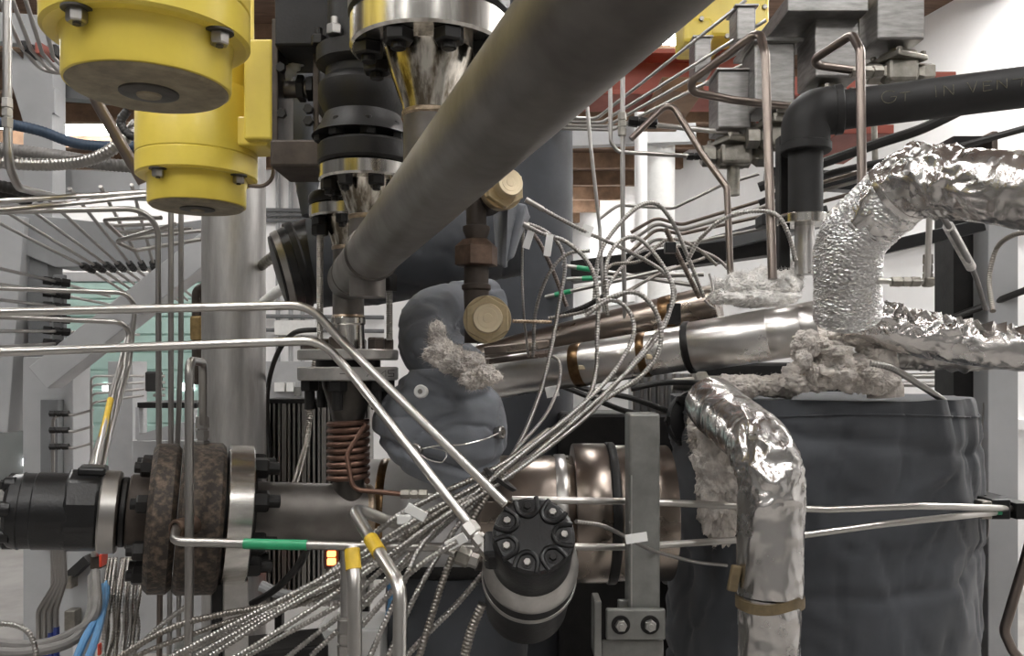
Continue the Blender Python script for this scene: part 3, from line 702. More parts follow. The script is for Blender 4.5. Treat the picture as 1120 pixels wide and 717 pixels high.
# tall wrapped column and drape
cloth([Vector((P(574, 0, 2.45).x, 2.45, 0)), Vector((P(574, 0, 2.45).x, 2.45, 2.9))], .143, fabric, 'wrapped_column', 'tall upright vessel in smooth blue grey cloth behind the brass plugs', 'vessel', .003, 6, 4, 80, .02)
cloth([P(330, 90, 1.62), P(333, 165, 1.6), P(338, 236, 1.58)], lambda t: .056-.043*t, fabric, 'cloth_funnel', 'blue grey cloth cone hanging behind the yoke and black valve', 'insulation', .005, 9, 6)
fl = MB()
top = [P(540, 214, 1.5), P(556, 216, 1.44), P(573, 224, 1.47), P(578, 236, 1.55)]
bot = [P(545, 288, 1.5), P(552, 292, 1.46), P(560, 280, 1.48), P(566, 262, 1.53)]
N_ = 20
for j in range(N_+1):
    for i in range(31):
        s = i/30*3; k = min(2, int(s)); u_ = s-k
        a = top[k].lerp(top[k+1], u_); b = bot[k].lerp(bot[k+1], u_)
        fl.v.append(a.lerp(b, j/N_)+Vector((0, .008*math.sin(s*5+j*.12), 0)))
for j in range(N_):
    for i in range(30):
        q = j*31+i; fl.f.append((q, q+1, q+32, q+31))
fo_ = fl.build('cloth_flap', fabric_l, None, 1.5); md = fo_.modifiers.new('S', 'SOLIDIFY'); md.thickness = .004
tag(fo_, 'loose flap of grey cloth hanging from the upper brass plug', 'insulation')
# brass plugs on dark risers
rs = empty('riser', 'dark upright pipe with a brown hex union between the brass plugs', 'pipe', P(520, 345, 1.42))
Yr = 1.42; rc = Vector((P(521, 0, Yr).x, Yr, 0))
prf = [(375, 13), (345, 13), (318, 14), (316, 16), (312, 16), (310, 13.5), (292, 13.5)]
MB().lathe(rc, (0, 0, 1), [(zy(y, Yr), px(r, Yr)) for y, r in prf], 40).build('lower_pipe', brownst, rs)
MB().lathe(rc, (0, 0, 1), [(zy(y, Yr), px(r, Yr)) for y, r in ((262, 11), (252, 15), (248, 15), (246, 11), (200, 12), (150, 12))], 40).build('upper_pipe', brownst, rs)
MB().lathe(rc, (0, 0, 1), [(zy(291, Yr), px(22, Yr)), (zy(290, Yr), px(24, Yr)), (zy(270, Yr), px(24, Yr)), (zy(262, Yr), px(15, Yr))], 6, .3).build('hex_union', rbrown, rs)
def brass_plug(x, y, Y, r, axd, label):
    c = P(x, y, Y); a = Vector(axd).normalized()
    t = empty('brass_plug', label, 'plug', c+a*-.03)
    MB().lathe(c, -a, [(0, r*1.0), (.004, r*1.02), (.02, r*.95)], 48).build('collar', brass_d, t)
    MB().lathe(c, a, [(-.002, r*.97), (0, r*1.0), (.009, r*1.0), (.0105, r*.96)], 6, .55).build('hex', brass_d, t)
    MB().lathe(c+a*.0105, a, [(0, r*.62), (.020, r*.62), (.0225, r*.58), (.0222, r*.42), (.0226, r*.41), (.0222, r*.2), (.0226, r*.19)], 48).build('turned_boss', brass, t)
    MB().lathe(c, -a, [(.018, r*.8), (.075, r*.8)], 32).build('socket', brownst, t)
brass_plug(533, 349, 1.36, px(26, 1.36), (.05, -1, 0), 'bright brass hex plug below the brown union, above the wool tuft')
brass_plug(550, 205, 1.38, px(24, 1.38), (.45, -1, .1), 'upper brass hex plug half behind the diagonal pipe')
# ------------------------------------------------------------------ shiny jacketed pipes
JA, JB = P(531, 415, 1.86), P(897, 357, 1.56); jd = (JB-JA).normalized(); JL = (JB-JA).length
jp = empty('jacketed_pipe', 'long shiny steel jacketed pipe rising toward the foil elbow', 'jacketed pipe', JA.lerp(JB, .5)-Vector((0, 0, .05)))
def jt(x):  # param along the axis for a pixel column
    lo, hi = 0., 1.
    for _ in range(40):
        mid = (lo+hi)/2; p = JA.lerp(JB, mid)
        if 560+F*p.x/p.y < x: lo = mid
        else: hi = mid
    return lo*JL
def jring(x0, x1, r, name, m, par=None):
    t0, t1 = jt(x0), jt(x1)
    return MB().lathe(JA, jd, [(t0, r*.985), (t0+.0015, r), (t1-.0015, r), (t1, r*.985)], 80).build(name, m, par or jp)
jring(532, 757, .0462, 'cladding', jacket)
jring(755, 842, .0505, 'cladding', jacket); jring(841, 879, .0498, 'cladding', jacket); jring(878, 896, .0505, 'cladding', jacket)
jring(534, 538, .049, 'end_lip', steel_d)
for (a, b) in ((629, 640), (702, 711)):
    b_ = jring(a, b, .0475, 'band', band_m)
    tt = jt((a+b)/2); MB().box(JA+jd*tt+Vector((0, -.048, -.006)), (.016, .008, .01)).build('band_clip', brass, b_, 0, bevel=.002)
m = MB().lathe(JA, jd, [(jt(750), .049), (jt(752), .0535), (jt(757), .0535), (jt(758), .05)], 80); m.build('dark_joint', darkst, jp)
KA, KB = P(528, 396, 2.1), P(786, 333, 1.85); kd = (KB-KA).normalized(); KL = (KB-KA).length
kp = tag(MB().lathe(KA, kd, [(0, .046), (.002, .048), (KL-.002, .048), (KL, .046)], 72).build('jacketed_pipe', jacket_d), 'dull jacketed pipe partly hidden behind the long shiny one', 'jacketed pipe')
MB().lathe(KA, kd, [(KL*.79, .0485), (KL*.80, .0495), (KL*.83, .0495), (KL*.84, .0485)], 72).build('band', band_m, kp)
slab(732, 331, 745, 354, 1.72, .03, 'clamp_block', darkst, kp)
pb = empty('probe', 'slim steel thermowell probe lying along the shiny jacketed pipe below the brass plug', 'probe', P(560, 392, 1.72))
MB().cyl(P(530, 396, 1.74), P(588, 388, 1.72), .0062, 14).build('sheath', steel_b, pb)
fitting(pb, P(592, 387, 1.72), (1, 0, .1), .009, steel_b)
tag(MB().box(P(565, 380, 1.9), (.15, .05, .02), Matrix.Rotation(-.1, 3, 'Y')).build('jacket_lug', jacket_d, None, 0, bevel=.003), 'flat tarnished steel lug over the end of the jacketed pipe', 'bracket')
# ------------------------------------------------------------------ black pipe with elbow
bp = empty('black_pipe', 'black painted pipe with a square elbow and faint chalk writing', 'pipe', P(881, 235, 1.6))
v0, v1 = P(881, 236, 1.6), P(881, 158, 1.6)
MB().cyl(v0, v1, .0325, 48).build('riser', blackpipe, bp)
el = P(886, 122, 1.6); hx0 = P(915, 121, 1.6); hx1 = P(1170, 89, 1.5)
hd = (hx1-hx0).normalized(); hx1 = hx0+hd*1.3
ep = rounded([P(881, 165, 1.6), P(881, 124, 1.6), P(916, 120, 1.597)], .05, 12)
MB().sweep(ep, .0455, 48).build('elbow', blackpipe, bp)
MB().lathe(P(881, 167, 1.6), (0, 0, 1), [(0, .046), (.002, .0485), (.016, .0485), (.018, .046)], 48).build('elbow_collar', blackpipe, bp)
MB().lathe(P(912, 120.5, 1.598), hd, [(0, .046), (.002, .0475), (.014, .0475), (.016, .045)], 48).build('elbow_collar', blackpipe, bp)
MB().cyl(hx0, hx1, .0375, 56).build('pipe', blackpipe, bp)
# chalk strokes laid on the pipe surface
m = MB(); hu = Vector((0, -1, 0)); hu = (hu-hd*hu.dot(hd)).normalized(); hw = hd.cross(hu)
if hw.z < 0: hw = -hw
def onpipe(s, h):
    a = h/.0375; return hx0+hd*s+hu*(.0379*math.cos(a))+hw*(.0379*math.sin(a))
GL = {'G': [[(.5+.5*math.cos(t), .5+.5*math.sin(t)) for t in [.7+k*.38 for k in range(14)]]+[(1, .45), (.6, .45)]], 'T': [[(0, .9), (1, .9)], [(.5, .9), (.45, 0)]], 'I': [[(.4, 1), (.4, 0)]],
      'N': [[(0, 0), (.05, 1), (.8, 0), (.85, 1)]], 'V': [[(0, 1), (.45, 0), (.9, 1)], ], 'E': [[(.9, .9), (.1, .95), (.1, 0), (.9, .05)], [(.1, .5), (.7, .5)]]}
sx = .075
for ch, wd_, ht in (('G', .026, .024), ('T', .018, .018), (' ', .026, 0), ('I', .012, .022), ('N', .020, .02), (' ', .008, 0), ('V', .018, .02), ('E', .018, .018), ('N', .020, .018), ('T', .030, .016)):
    for st in GL.get(ch, []):
        pts = [onpipe(sx+x*wd_, -.006+y*ht) for x, y in st]
        q = []
        for a, b in zip(st, st[1:]):
            for k in range(6):
                t = k/6; q.append(onpipe(sx+(a[0]+(b[0]-a[0])*t)*wd_, -.008+(a[1]+(b[1]-a[1])*t)*ht))
        q.append(onpipe(sx+st[-1][0]*wd_, -.008+st[-1][1]*ht))
        m.sweep(q, .0007, 5)
    sx += wd_+.006
m.build('chalk_writing', chalk, bp, 0)
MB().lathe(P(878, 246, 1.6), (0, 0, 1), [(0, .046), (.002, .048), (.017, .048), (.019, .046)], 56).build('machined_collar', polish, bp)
slab(834, 233, 850, 246, 1.57, .05, 'collar_lug', darkst, bp, .003)
MB().cyl(P(880, 300, 1.62), P(880, 246, 1.62), .019, 32).build('lower_pipe', jacket, bp)
tag(MB().box((P(856, 300, 1.66)+P(856, 150, 1.66))/2, (.022, .03, P(0, 150, 1.66).z-P(0, 300, 1.66).z)).build('upright_bar', darkst, None, 0, bevel=.003), 'dark upright steel bar beside the riser of the black pipe', 'bar')
# ------------------------------------------------------------------ valve boxes above
def vbox(x0, y0, x1, y1, Y, d, label, stem=None, vx=None, m=None):
    a, b = P(x0, y0, Y), P(x1, y1, Y)
    t = empty('valve_actuator', label, 'valve', Vector(((a.x+b.x)/2, Y+d/2, b.z-.06)))
    c = Vector(((a.x+b.x)/2, Y+d/2, (a.z+b.z)/2))
    MB().box(c, (b.x-a.x, d, a.z-b.z)).build('actuator_box', m or galv, t, 0, bevel=.005)
    MB().box(Vector((c.x, c.y, a.z)), (b.x-a.x+.012, d+.012, .006)).build('box_lid', steel_d, t, 0, bevel=.002)
    if vx:
        zx = b.z; xc = P(vx, 0, Y+d/2).x; r = px(17, Y); o = Vector((xc, Y+d/2, 0))
        MB().lathe(o, (0, 0, 1), [(zx-.018, r*1.15), (zx-.012, r*1.2), (zx-.008, r*.6), (zx, r*.6)], 24).build('bonnet', castst, t)
        MB().box(Vector((xc, Y+d/2, zx-.024)), (r*2.6, r*2.6, .012), Matrix.Rotation(.4, 3, 'Z')).build('bonnet_flange', castst, t, 0, bevel=.003)
        for k in range(4):
            an = .4+PI/4+k*PI/2; nut(t, Vector((xc+math.cos(an)*r*1.5, Y+d/2+math.sin(an)*r*1.5, zx-.018)), (0, 0, 1), .0065, .008, castst, 'bolt')
        vb = MB().box(Vector((xc, Y+d/2, zx-.052)), (r*2.0, r*1.9, .05)); vb.build('valve_body', castst, t, 0, bevel=.008)
        MB().lathe(Vector((xc-r*2.1, Y+d/2, zx-.052)), (1, 0, 0), [(0, r*.6), (.002, r*.72), (r*.8, r*.72), (r*.9, r*.5), (r*1.2, r*.8), (r*3.1, r*.8), (r*3.3, r*.5), (r*3.6, r*.72), (r*4.3, r*.72)], 6, .5).build('end_fitting', castst, t, .4)
        if stem: MB().cyl(Vector((xc, Y+d/2, zx-.075-stem)), Vector((xc, Y+d/2, zx-.075)), r*.42, 20).build('drain_stem', castst, t)
    return t
galv = mat('dull_galvanised_box', (.33, .32, .31), .85, .42, .18, 18, col2=(.2, .195, .19), stretch=(1, 1, 5))
vbox(786, 76, 822, 140, 1.9, .1, 'lowest galvanised valve actuator box, its cast valve low beside the rising tube', .07, 802)
vbox(826, 46, 870, 118, 1.85, .11, 'galvanised valve actuator box in front of the black elbow', None, 850)
vbox(892, 4, 941, 84, 1.8, .12, 'tall galvanised valve actuator box above the black elbow', None, 905)
vbox(960, -30, 1012, 43, 1.75, .12, 'galvanised valve actuator box at the top edge with its cast valve over the black pipe', None, 982)
vbox(806, 6, 827, 44, 2.1, .08, 'small galvanised box beside the yellow unit at the top', None, None)
vbox(760, 40, 778, 80, 2.3, .08, 'small dim galvanised box hanging under the yellow unit', None, None)
sh = empty('top_shelf', 'grey steel shelf plate at the top edge carrying the actuators', 'bracket', P(900, 12, 1.85))
slab(862, -6, 950, 12, 1.76, .25, 'shelf_plate', galv, sh)
slab(846, 20, 876, 40, 1.95, .01, 'gusset', galv, sh)
slab(820, 40, 880, 45, 1.84, .14, 'lower_plate', galv, sh)
for q in (864, 872): nut(sh, P(q, 33, 1.95), (0, -1, 0), .006, .006, castst, 'bolt')
yu = empty('yellow_unit', 'yellow painted motor unit at the top edge above the red beams', 'actuator', P(800, 38, 2.6))
slab(752, -20, 842, 40, 2.5, .2, 'housing', yellow, yu, .012)
slab(748, 18, 780, 46, 2.45, .12, 'end_cover', yellow, yu, .012)
slab(800, 14, 816, 30, 2.49, .012, 'name_plate', grime, yu)
for (qx, qy) in ((767, 21), (795, 40), (836, 8)): nut(yu, P(qx, qy, 2.448 if qx < 790 else 2.5), (0, -1, 0), .008, .008, castst, 'bolt')
MB().cyl(P(750, 30, 2.5), P(757, 50, 2.5), .006, 10).build('eye_stem', castst, yu)
# red steel
rb = empty('red_beam', 'heavy red primed steel beam overhead behind the diagonal pipe', 'beam', P(690, 110, 3.2)); rb['kind'] = 'thing'
a, b = P(560, 62, 3.2), P(786, 106, 3.2)
MB().box(Vector(((a.x+b.x)/2, 3.25, (a.z+b.z)/2)), (b.x-a.x, .02, a.z-b.z)).build('web', redp, rb, 0)
for z in (a.z, b.z): MB().box(Vector(((a.x+b.x)/2, 3.25, z)), (b.x-a.x, .22, .018)).build('flange', redp, rb, 0, bevel=.002)
for hx in (a.x+.1, b.x-.1): MB().box(Vector((hx, 3.25, (a.z+ZC)/2)), (.06, .06, ZC-a.z)).build('hanger', redp, rb, 0)
for i, (x0, y0, x1, y1, Y, d, lb) in enumerate(((868, 84, 936, 104, 2.35, .3, 'flat red plate behind the black elbow'), (916, 136, 978, 146, 2.3, .35, 'thin red brown plate hanging under the black pipe'), (1010, 78, 1046, 86, 2.2, .3, 'red plate end just above the black pipe'), (812, 108, 860, 136, 2.5, .1, 'red block behind the lowest cast valve'), (786, 54, 816, 90, 2.6, .12, 'red bracket under the yellow unit'), (724, 84, 770, 100, 2.9, .5, 'rust orange board slanting under the red beam'))):
    tag(slab(x0, y0, x1, y1, Y, d, 'red_plate', redp if i < 5 else joist_m, None), lb, 'plate')
hz = empty('hanger_rod', 'short steel drop rod below the thin red brown plate', 'rod', P(957, 190, 2.2))
MB().cyl(P(956, 138, 2.2), P(958, 195, 2.2), .008, 14).build('rod', castst, hz); nut(hz, P(958, 188, 2.2), (0, 0, -1), .02, .03, darkst)
# ------------------------------------------------------------------ right hand columns and small things there
sc_ = empty('grey_column', 'light grey steel column at the edge beyond the insulated tank', 'column', Vector((P(1098, 0, 2.2).x, 2.2, 0))); sc_['kind'] = 'thing'
a, b = P(1081, 0, 2.15), P(1114, 0, 2.15)
MB().box(Vector(((a.x+b.x)/2, 2.2, .99)), (b.x-a.x, .1, 1.98)).build('face', greyp, sc_, 0, bevel=.003)
bcx = empty('dark_channel', 'dark steel channel upright between the tank and the light grey column', 'column', Vector((P(1062, 0, 2.2).x, 2.2, 0))); bcx['kind'] = 'thing'
a2_, b2_ = P(1043, 0, 2.22), P(1080, 0, 2.22)
MB().box(Vector(((a2_.x+b2_.x)/2, 2.27, 1.06)), (b2_.x-a2_.x, .1, 2.12)).build('web', darkst, bcx, 0)
MB().box(Vector((b2_.x-.008, 2.2, 1.06)), (.016, .06, 2.12)).build('flange', steel_b, bcx, 0, bevel=.003)
cl = empty('tube_clamp', 'black rail clamp holding the two long tubes on the grey column', 'clamp', P(1090, 568, 1.6))
MB().box(Vector((P(1095, 0, 1.6).x+.02, 1.86, P(0, 557, 1.58).z)), (.03, .6, .03)).build('standoff_rail', blackp, cl, 0)
slab(1084, 546, 1106, 568, 1.56, .05, 'clamp_body', blackp, cl, .003)
slab(1074, 548, 1086, 568, 1.55, .03, 'clamp_jaw', castst, cl, .003)
slab(1089, 556, 1097, 563, 1.555, .01, 'green_pad', green, cl)
# ------------------------------------------------------------------ tubes
def tube(name, label, cat, pts, r, m, br=.03, group=None, n=12):
    return tag(MB().sweep(rounded(PP(pts), br), r, n).build(name, m), label, cat, group)
def sleeve(par, p0, p1, r, m, name): return MB().cyl(p0, p1, r, 16).build(name, m, par)
tA = tube('steel_tube', 'upper of two long parallel tubes crossing before the pipe column and bending down', 'tube', [(-40, 342, 1.22), (338, 333.5, 1.2), (372, 371, 1.19), (553, 551, 1.1)], .0064, steel, .06)
tB = tube('steel_tube', 'lower of two long parallel tubes ending in hex fittings at the black cap', 'tube', [(-40, 386.5, 1.2), (352, 372, 1.17), (382, 406, 1.16), (517, 578, 1.06)], .0064, steel, .06)
d = (P(517, 578, 1.06)-P(382, 406, 1.16)).normalized()
nut(tB, P(513, 574, 1.062), d, .0105, .014, steel, 'fitting_nut'); fitting(tB, P(524, 590, 1.05), d, .0105, steel)
tC = tube('steel_tube', 'level tube with a green sleeve starting at a bung on the rusty disc', 'tube', [(193, 576, 1.205), (190, 592, 1.15), (268, 594, 1.16), (390, 597, 1.16), (540, 599, 1.16)], .0064, steel_d, .02)
sleeve(tC, P(267, 594.2, 1.16), P(336, 595.8, 1.16), .0074, green, 'green_sleeve')
MB().lathe(P(196, 577, 1.205), (-.36, -.93, 0), [(-.03, .0135), (.006, .0135), (.008, .0125), (.0082, .009), (.003, .0085), (.0028, .002)], 24).build('bung', rbrown, tC)
tD = tube('steel_tube', 'yellow taped tube dropping straight from the green sleeved tube', 'tube', [(385, 598, .99), (388, 640, .97), (388, 740, .96)], .0083, steel, .05, n=16)
tq0, tq1 = P(385, 598, .99), P(388, 640, .97); sleeve(tD, tq0.lerp(tq1, .06), tq0.lerp(tq1, .60), .0094, ytape, 'yellow_tape')
tE = tube('steel_tube', 'yellow taped tube bending over beside the horizontal drive pipe', 'tube', [(440, 575, 1.2), (384, 554, 1.12), (416, 606, 1.02), (438, 640, .97), (437, 740, .95)], .0083, steel, .035, n=16)
tq0, tq1 = P(384, 554, 1.12), P(416, 606, 1.02); sleeve(tE, tq0.lerp(tq1, .70), tq0.lerp(tq1, .97), .0096, ytape, 'yellow_tape')
slab(434, 563, 450, 574, 1.16, .008, 'label_flag', whitep, tE)
tF = tube('steel_tube', 'thin tube standing just behind the straight yellow taped tube', 'tube', [(377, 602, 1.1), (377, 740, 1.08)], .0055, steel_d, n=12)
fitting(tF, P(377, 698, 1.08), (0, 0, 1), .010, steel_d)
tG = tube('steel_tube', 'hairpin tube rising over the rusty disc and entering its top fitting', 'tube', [(206, 740, 1.19), (207, 640, 1.19), (207, 394, 1.19), (222, 396, 1.3), (222, 470, 1.345)], .0064, steel_d, .022)
fitting(tG, P(221.5, 475, 1.345), (0, 0, 1), .0115, steel_d)
MB().cyl(P(221.5, 500, 1.345), P(221.5, 482, 1.345), .009, 14).build('stub', steel_d, tG)
tube('steel_tube', 'upper slim tube running behind the grey post to the rail clamp', 'tube', [(560, 546, 1.40), (690, 548, 1.43), (905, 557, 1.44), (1003, 553, 1.45), (1050, 554, 1.48), (1140, 557, 1.64), (1420, 560, 1.7)], .0062, steel, .1)
tube('steel_tube', 'lower slim tube running behind the grey post to the rail clamp', 'tube', [(560, 597, 1.40), (690, 598, 1.43), (870, 586, 1.44), (965, 573, 1.45), (1050, 564, 1.48), (1088, 560, 1.56)], .0062, steel, .1)
tube('steel_tube', 'dark bent tube at the edge below the light grey column', 'tube', [(1135, 560, 1.6), (1122, 610, 1.6), (1098, 690, 1.6), (1108, 712, 1.6), (1140, 745, 1.6)], .0095, steel_b, .03)
# upright tubes before the pipe column
tube('steel_tube', 'tube turning down from the left rack, outermost of three uprights', 'tube', [(-30, 232, 1.75), (150, 228, 1.85), (173, 245, 1.9), (174, 520, 1.9)], .0064, steel_d, .05)
tube('steel_tube', 'middle one of three upright tubes below the second yellow actuator', 'tube', [(187, 222, 1.9), (187, 520, 1.9)], .0062, steel_d)
tube('steel_tube', 'upright tube closest to the pipe column, of the three uprights', 'tube', [(198, 222, 1.9), (198, 380, 1.92), (193, 520, 1.92)], .0058, steel_d, .2)
tube('steel_tube', 'lone upright tube with a hex union near the top corner', 'tube', [(8, -30, 1.5), (8, 118, 1.5), (9, 180, 1.5), (20, 205, 1.55), (60, 215, 1.9)], .0075, steel_d, .05)
fitting(bpy.data.objects['steel_tube.013'] if 'steel_tube.013' in bpy.data.objects else tA, P(8, 124, 1.5), (0, 0, 1), .0105, steel_d)
tube('steel_tube', 'level tube bending down before the diagonal grey brace, upper one', 'tube', [(-30, 314, 1.8), (138, 320, 1.85), (148, 335, 1.87), (141, 400, 1.86), (108, 517, 1.5)], .0055, steel_d, .03)
tube('steel_tube', 'level tube bending down before the diagonal grey brace, lower one', 'tube', [(-30, 345, 1.7), (132, 352, 1.72), (142, 362, 1.74), (136, 400, 1.72), (97, 517, 1.47)], .0055, steel_d, .03)
tO = tube('steel_tube', 'slanting tube with an orange sleeve rising from the hydraulic motor', 'tube', [(103, 517, 1.48), (121, 436, 1.6), (139, 370, 1.8)], .005, steel_d, .1)
sleeve(tO, P(111.5, 478, 1.537), P(121, 436, 1.6), .0058, ytape, 'orange_sleeve')
tube('steel_tube', 'slim tube rising by the orange sleeved one from the hydraulic motor', 'tube', [(111, 517, 1.5), (129, 430, 1.64), (143, 375, 1.82)], .005, steel_d, .1)
# tubes that feed the yellow side
for i, (l, lb) in enumerate((([(-30, 222, 1.5), (60, 216, 1.55), (170, 209, 1.8)], 'upper long tube running level under the hanging hoses to the yellow actuator'),
                             ([(-30, 232, 1.45), (60, 224, 1.55), (170, 213, 1.8)], 'lower long tube running level under the hanging hoses to the yellow actuator'))):
    tube('steel_tube', lb, 'tube', l, .0052, steel, .2)
tube('steel_tube', 'thick dark strut slanting down beside the nearest yellow actuator', 'tube', [(60, 0, 1.5), (106, 112, 1.55), (157, 200, 1.6)], .011, steel_b, .2)
tube('steel_tube', 'slim strut slanting along the nearest yellow actuator', 'tube', [(52, -5, 1.6), (84, 60, 1.62), (146, 186, 1.7)], .007, steel_d, .2)
# ------------------------------------------------------------------ upper right tubes
T = tube('steel_tube', 'hooked brown tube over the lowest valve box dropping before the black elbow', 'tube', [(868, 117, 1.75), (800, 109, 1.72), (743, 98, 1.7), (831, 33, 1.6), (837, 60, 1.56), (845, 305, 1.5)], .0085, steel_b, .022)
fitting(T, P(866, 117, 1.75), (1, 0, 0), .012, castst)
T = tube('steel_tube', 'hooked brown tube dropping across the black pipe', 'tube', [(952, 79, 1.6), (920, 75, 1.6), (882, 70, 1.6), (932, 38, 1.5), (941, 55, 1.46), (943, 225, 1.44)], .008, steel_b, .02)
fitting(T, P(948, 79, 1.6), (1, 0, 0), .012, castst)
tube('steel_tube', 'bent tube sloping down from the top of the white columns', 'tube', [(690, 152, 1.9), (733, 110, 1.9), (768, 168, 1.85), (795, 205, 1.82), (799, 300, 1.8)], .0075, steel_b, .022)
T = tube('steel_tube', 'level tube from a black elbow to the lowest cast valve', 'tube', [(701, 135, 1.95), (808, 146, 1.93)], .0065, steel)
fitting(T, P(703, 134, 1.95), (1, 0, -.1), .013, darkst)
T = tube('steel_tube', 'tube dropping beside the hexed upright tube and turning level to a cast valve', 'tube', [(667, 60, 1.9), (668, 155, 1.9), (676, 166, 1.9), (764, 171, 1.92)], .005, steel_d, .02)
fitting(T, P(762, 171, 1.92), (1, 0, 0), .009, darkst)
T = tube('steel_tube', 'upright tube with a hex union behind the looping hoses', 'tube', [(681, 60, 1.9), (681, 240, 1.9), (684, 360, 1.9)], .0055, steel_d)
fitting(T, P(680.5, 136, 1.9), (0, 0, 1), .0105, castst)
tube('steel_tube', 'slightly leaning upright tube between the wrapped column and the hexed tube', 'tube', [(640, 90, 2.0), (646, 160, 2.0), (656, 250, 2.0), (662, 366, 1.98)], .0045, steel_d)
for i, (x, y, lb) in enumerate(((816, 0, 'topmost of the parallel tubes sloping up to the yellow unit'), (838, 22, 'second down of the parallel tubes sloping up to the yellow unit'), (845, 36, 'third down of the parallel tubes sloping up to the yellow unit'), (850, 52, 'lowest of the parallel tubes sloping up to the yellow unit'))):
    tube('steel_tube', lb, 'tube', [(600, 128+4*i, 2.3), (652+6*i, 130+4*i, 2.3), (x, y, 2.1)], .0048, steel_d, .04)
tube('steel_tube', 'tube stepping up across the white columns', 'tube', [(655, 240, 2.3), (676, 224, 2.3), (736, 228, 2.3), (790, 202, 2.25), (830, 190, 2.2)], .0045, steel_d, .04)
for i, (a, b, c_, d_, lb) in enumerate(((262, 240, 246, 205, 'upper'), (272, 246, 252, 214, 'second'), (283, 252, 256, 226, 'third'), (290, 262, 268, 240, 'fourth'))):
    tube('steel_tube', lb+' of the slim tubes fanning up to the black riser across the white wall', 'tube', [(690, a-8, 2.3), (718, b-2, 2.3), (745, c_, 2.3), (880, d_, 2.1), (980, d_-28, 2.0)], .005, steel_d if i % 2 else steel_b, .04)
for i, (x0, y0, x1, y1, lb) in enumerate(((615, 290, 760, 312, 'upper'), (620, 305, 770, 300, 'middle'), (590, 326, 740, 292, 'lower'))):
    o = tube('steel_tube', lb+' crossing tube with a green sleeve behind the looping hoses', 'tube', [(x0, y0, 2.33), (x1, y1, 2.2)], .006, steel_d)
    q0, q1 = P(x0, y0, 2.33), P(x1, y1, 2.2); sleeve(o, q0.lerp(q1, .12), q0.lerp(q1, .24), .0072, green, 'green_sleeve')
T = tube('steel_tube', 'small drop tube with an elbow fitting in the gap beside the foil elbow', 'tube', [(1017, 228, 1.2), (1014, 308, 1.25), (950, 307, 1.25)], .0045, steel, .008)
fitting(T, P(990, 308, 1.25), (1, 0, 0), .0085, castst); fitting(T, P(1015, 294, 1.25), (0, 0, 1), .0085, castst)
MB().box(P(1015, 308, 1.25), (.016, .016, .016)).build('elbow_fitting', castst, T, 0, bevel=.004)
tr = tag(MB().beam(P(950, 275, 2.0), P(1075, 246, 1.95), .03, .03).build('black_rail', blackp, None, 0, bevel=.002), 'straight black rail behind the small drop tube', 'rail')
tag(MB().beam(P(760, 275, 2.5), P(905, 236, 2.4), .09, .05).build('grey_tray', greyd, None, 0, bevel=.003), 'grey cable tray sloping behind the fluffy white wool', 'tray')
tag(MB().beam(P(612, 300, 2.45), P(850, 268, 2.5), .11, .06).build('dark_tray', darkst, None, 0, bevel=.003), 'dark steel channel behind the looping hoses', 'tray')
tag(MB().beam(P(836, 194, 2.3), P(975, 202, 2.25), .05, .05).build('black_tray', blackp, None, 0, bevel=.003), 'short black channel behind the riser of the black pipe', 'tray')
def cable(name, label, cat, pts, r, m, group=None, n=10): return tag(MB().sweep(spline(PP(pts), .008), r, n).build(name, m), label, cat, group)
cable('black_cable', 'thick black cable curving up behind the black pipe', 'cable', [(830, 205, 2.2), (890, 182, 2.15), (960, 157, 2.1), (1010, 140, 2.05), (1075, 108, 2.0)], .013, rubber)
cable('black_cable', 'thin black cable rising under the thick one toward the foil elbow', 'cable', [(830, 222, 2.1), (900, 192, 2.05), (970, 176, 2.0), (1030, 165, 1.95), (1130, 138, 1.9)], .008, rubber)
tc1 = cable('taped_cable', 'pale taped cable hanging from the upper foil pipe', 'cable', [(1030, 235, 1.7), (1048, 265, 1.75), (1066, 300, 1.9), (1078, 338, 2.0)], .006, greyc)
sleeve(tc1, P(1037, 247, 1.718), P(1062, 292, 1.87), .011, wool, 'pale_tape')
cable('black_cable', 'dark cable rising to the edge behind the torn foil pipe', 'cable', [(1030, 352, 2.17), (1080, 333, 2.165), (1140, 310, 2.1)], .009, rubber)
cable('thin_wire', 'long wire hanging down the dark channel behind the tank', 'wire', [(1076, 440, 2.17), (1072, 520, 2.17), (1078, 600, 2.17), (1072, 640, 2.17), (1080, 720, 2.17)], .002, steel_d)
cable('thin_wire', 'wire bent round the rail clamp beside the tank', 'wire', [(1050, 540, 2.1), (1072, 545, 2.1), (1080, 552, 2.1), (1079, 588, 2.1), (1060, 590, 2.1)], .0025, steel_d)
# ------------------------------------------------------------------ armoured hoses
HN = [0]
def hose(label, pts, r=.0045, m=None, pitch=.0050, group=None, ends=False, name='armoured_hose', n=10, dep=.74):
    r *= .93; HN[0] += 1; dy = ((HN[0]*7) % 11-5)*.009 if r < .0075 else 0
    p = resample(spline([P(a_[0], a_[1], a_[2]+dy) for a_ in pts], .01), pitch/4)
    pr_ = [r, r*(1-.45*(1-dep)), r*dep, r*(1-.45*(1-dep))]
    mb = MB().sweep(p, [pr_[i % 4] for i in range(len(p))], n)
    o = tag(mb.build(name, m or armor, None, 1.3), label, 'hose', group)
    if ends: MB().sweep(p[:int(.035/pitch*4)], r*1.25, 12).build('ferrule', steel_d, o)
    return o
def flag(par, x, y, Y, w=14, h=9, rot=.3):
    MB().box(P(x, y, Y), (px(w, Y), .002, px(h, Y)), Matrix.Rotation(rot, 3, 'Y')).build('label_flag', whitep, par, 0)
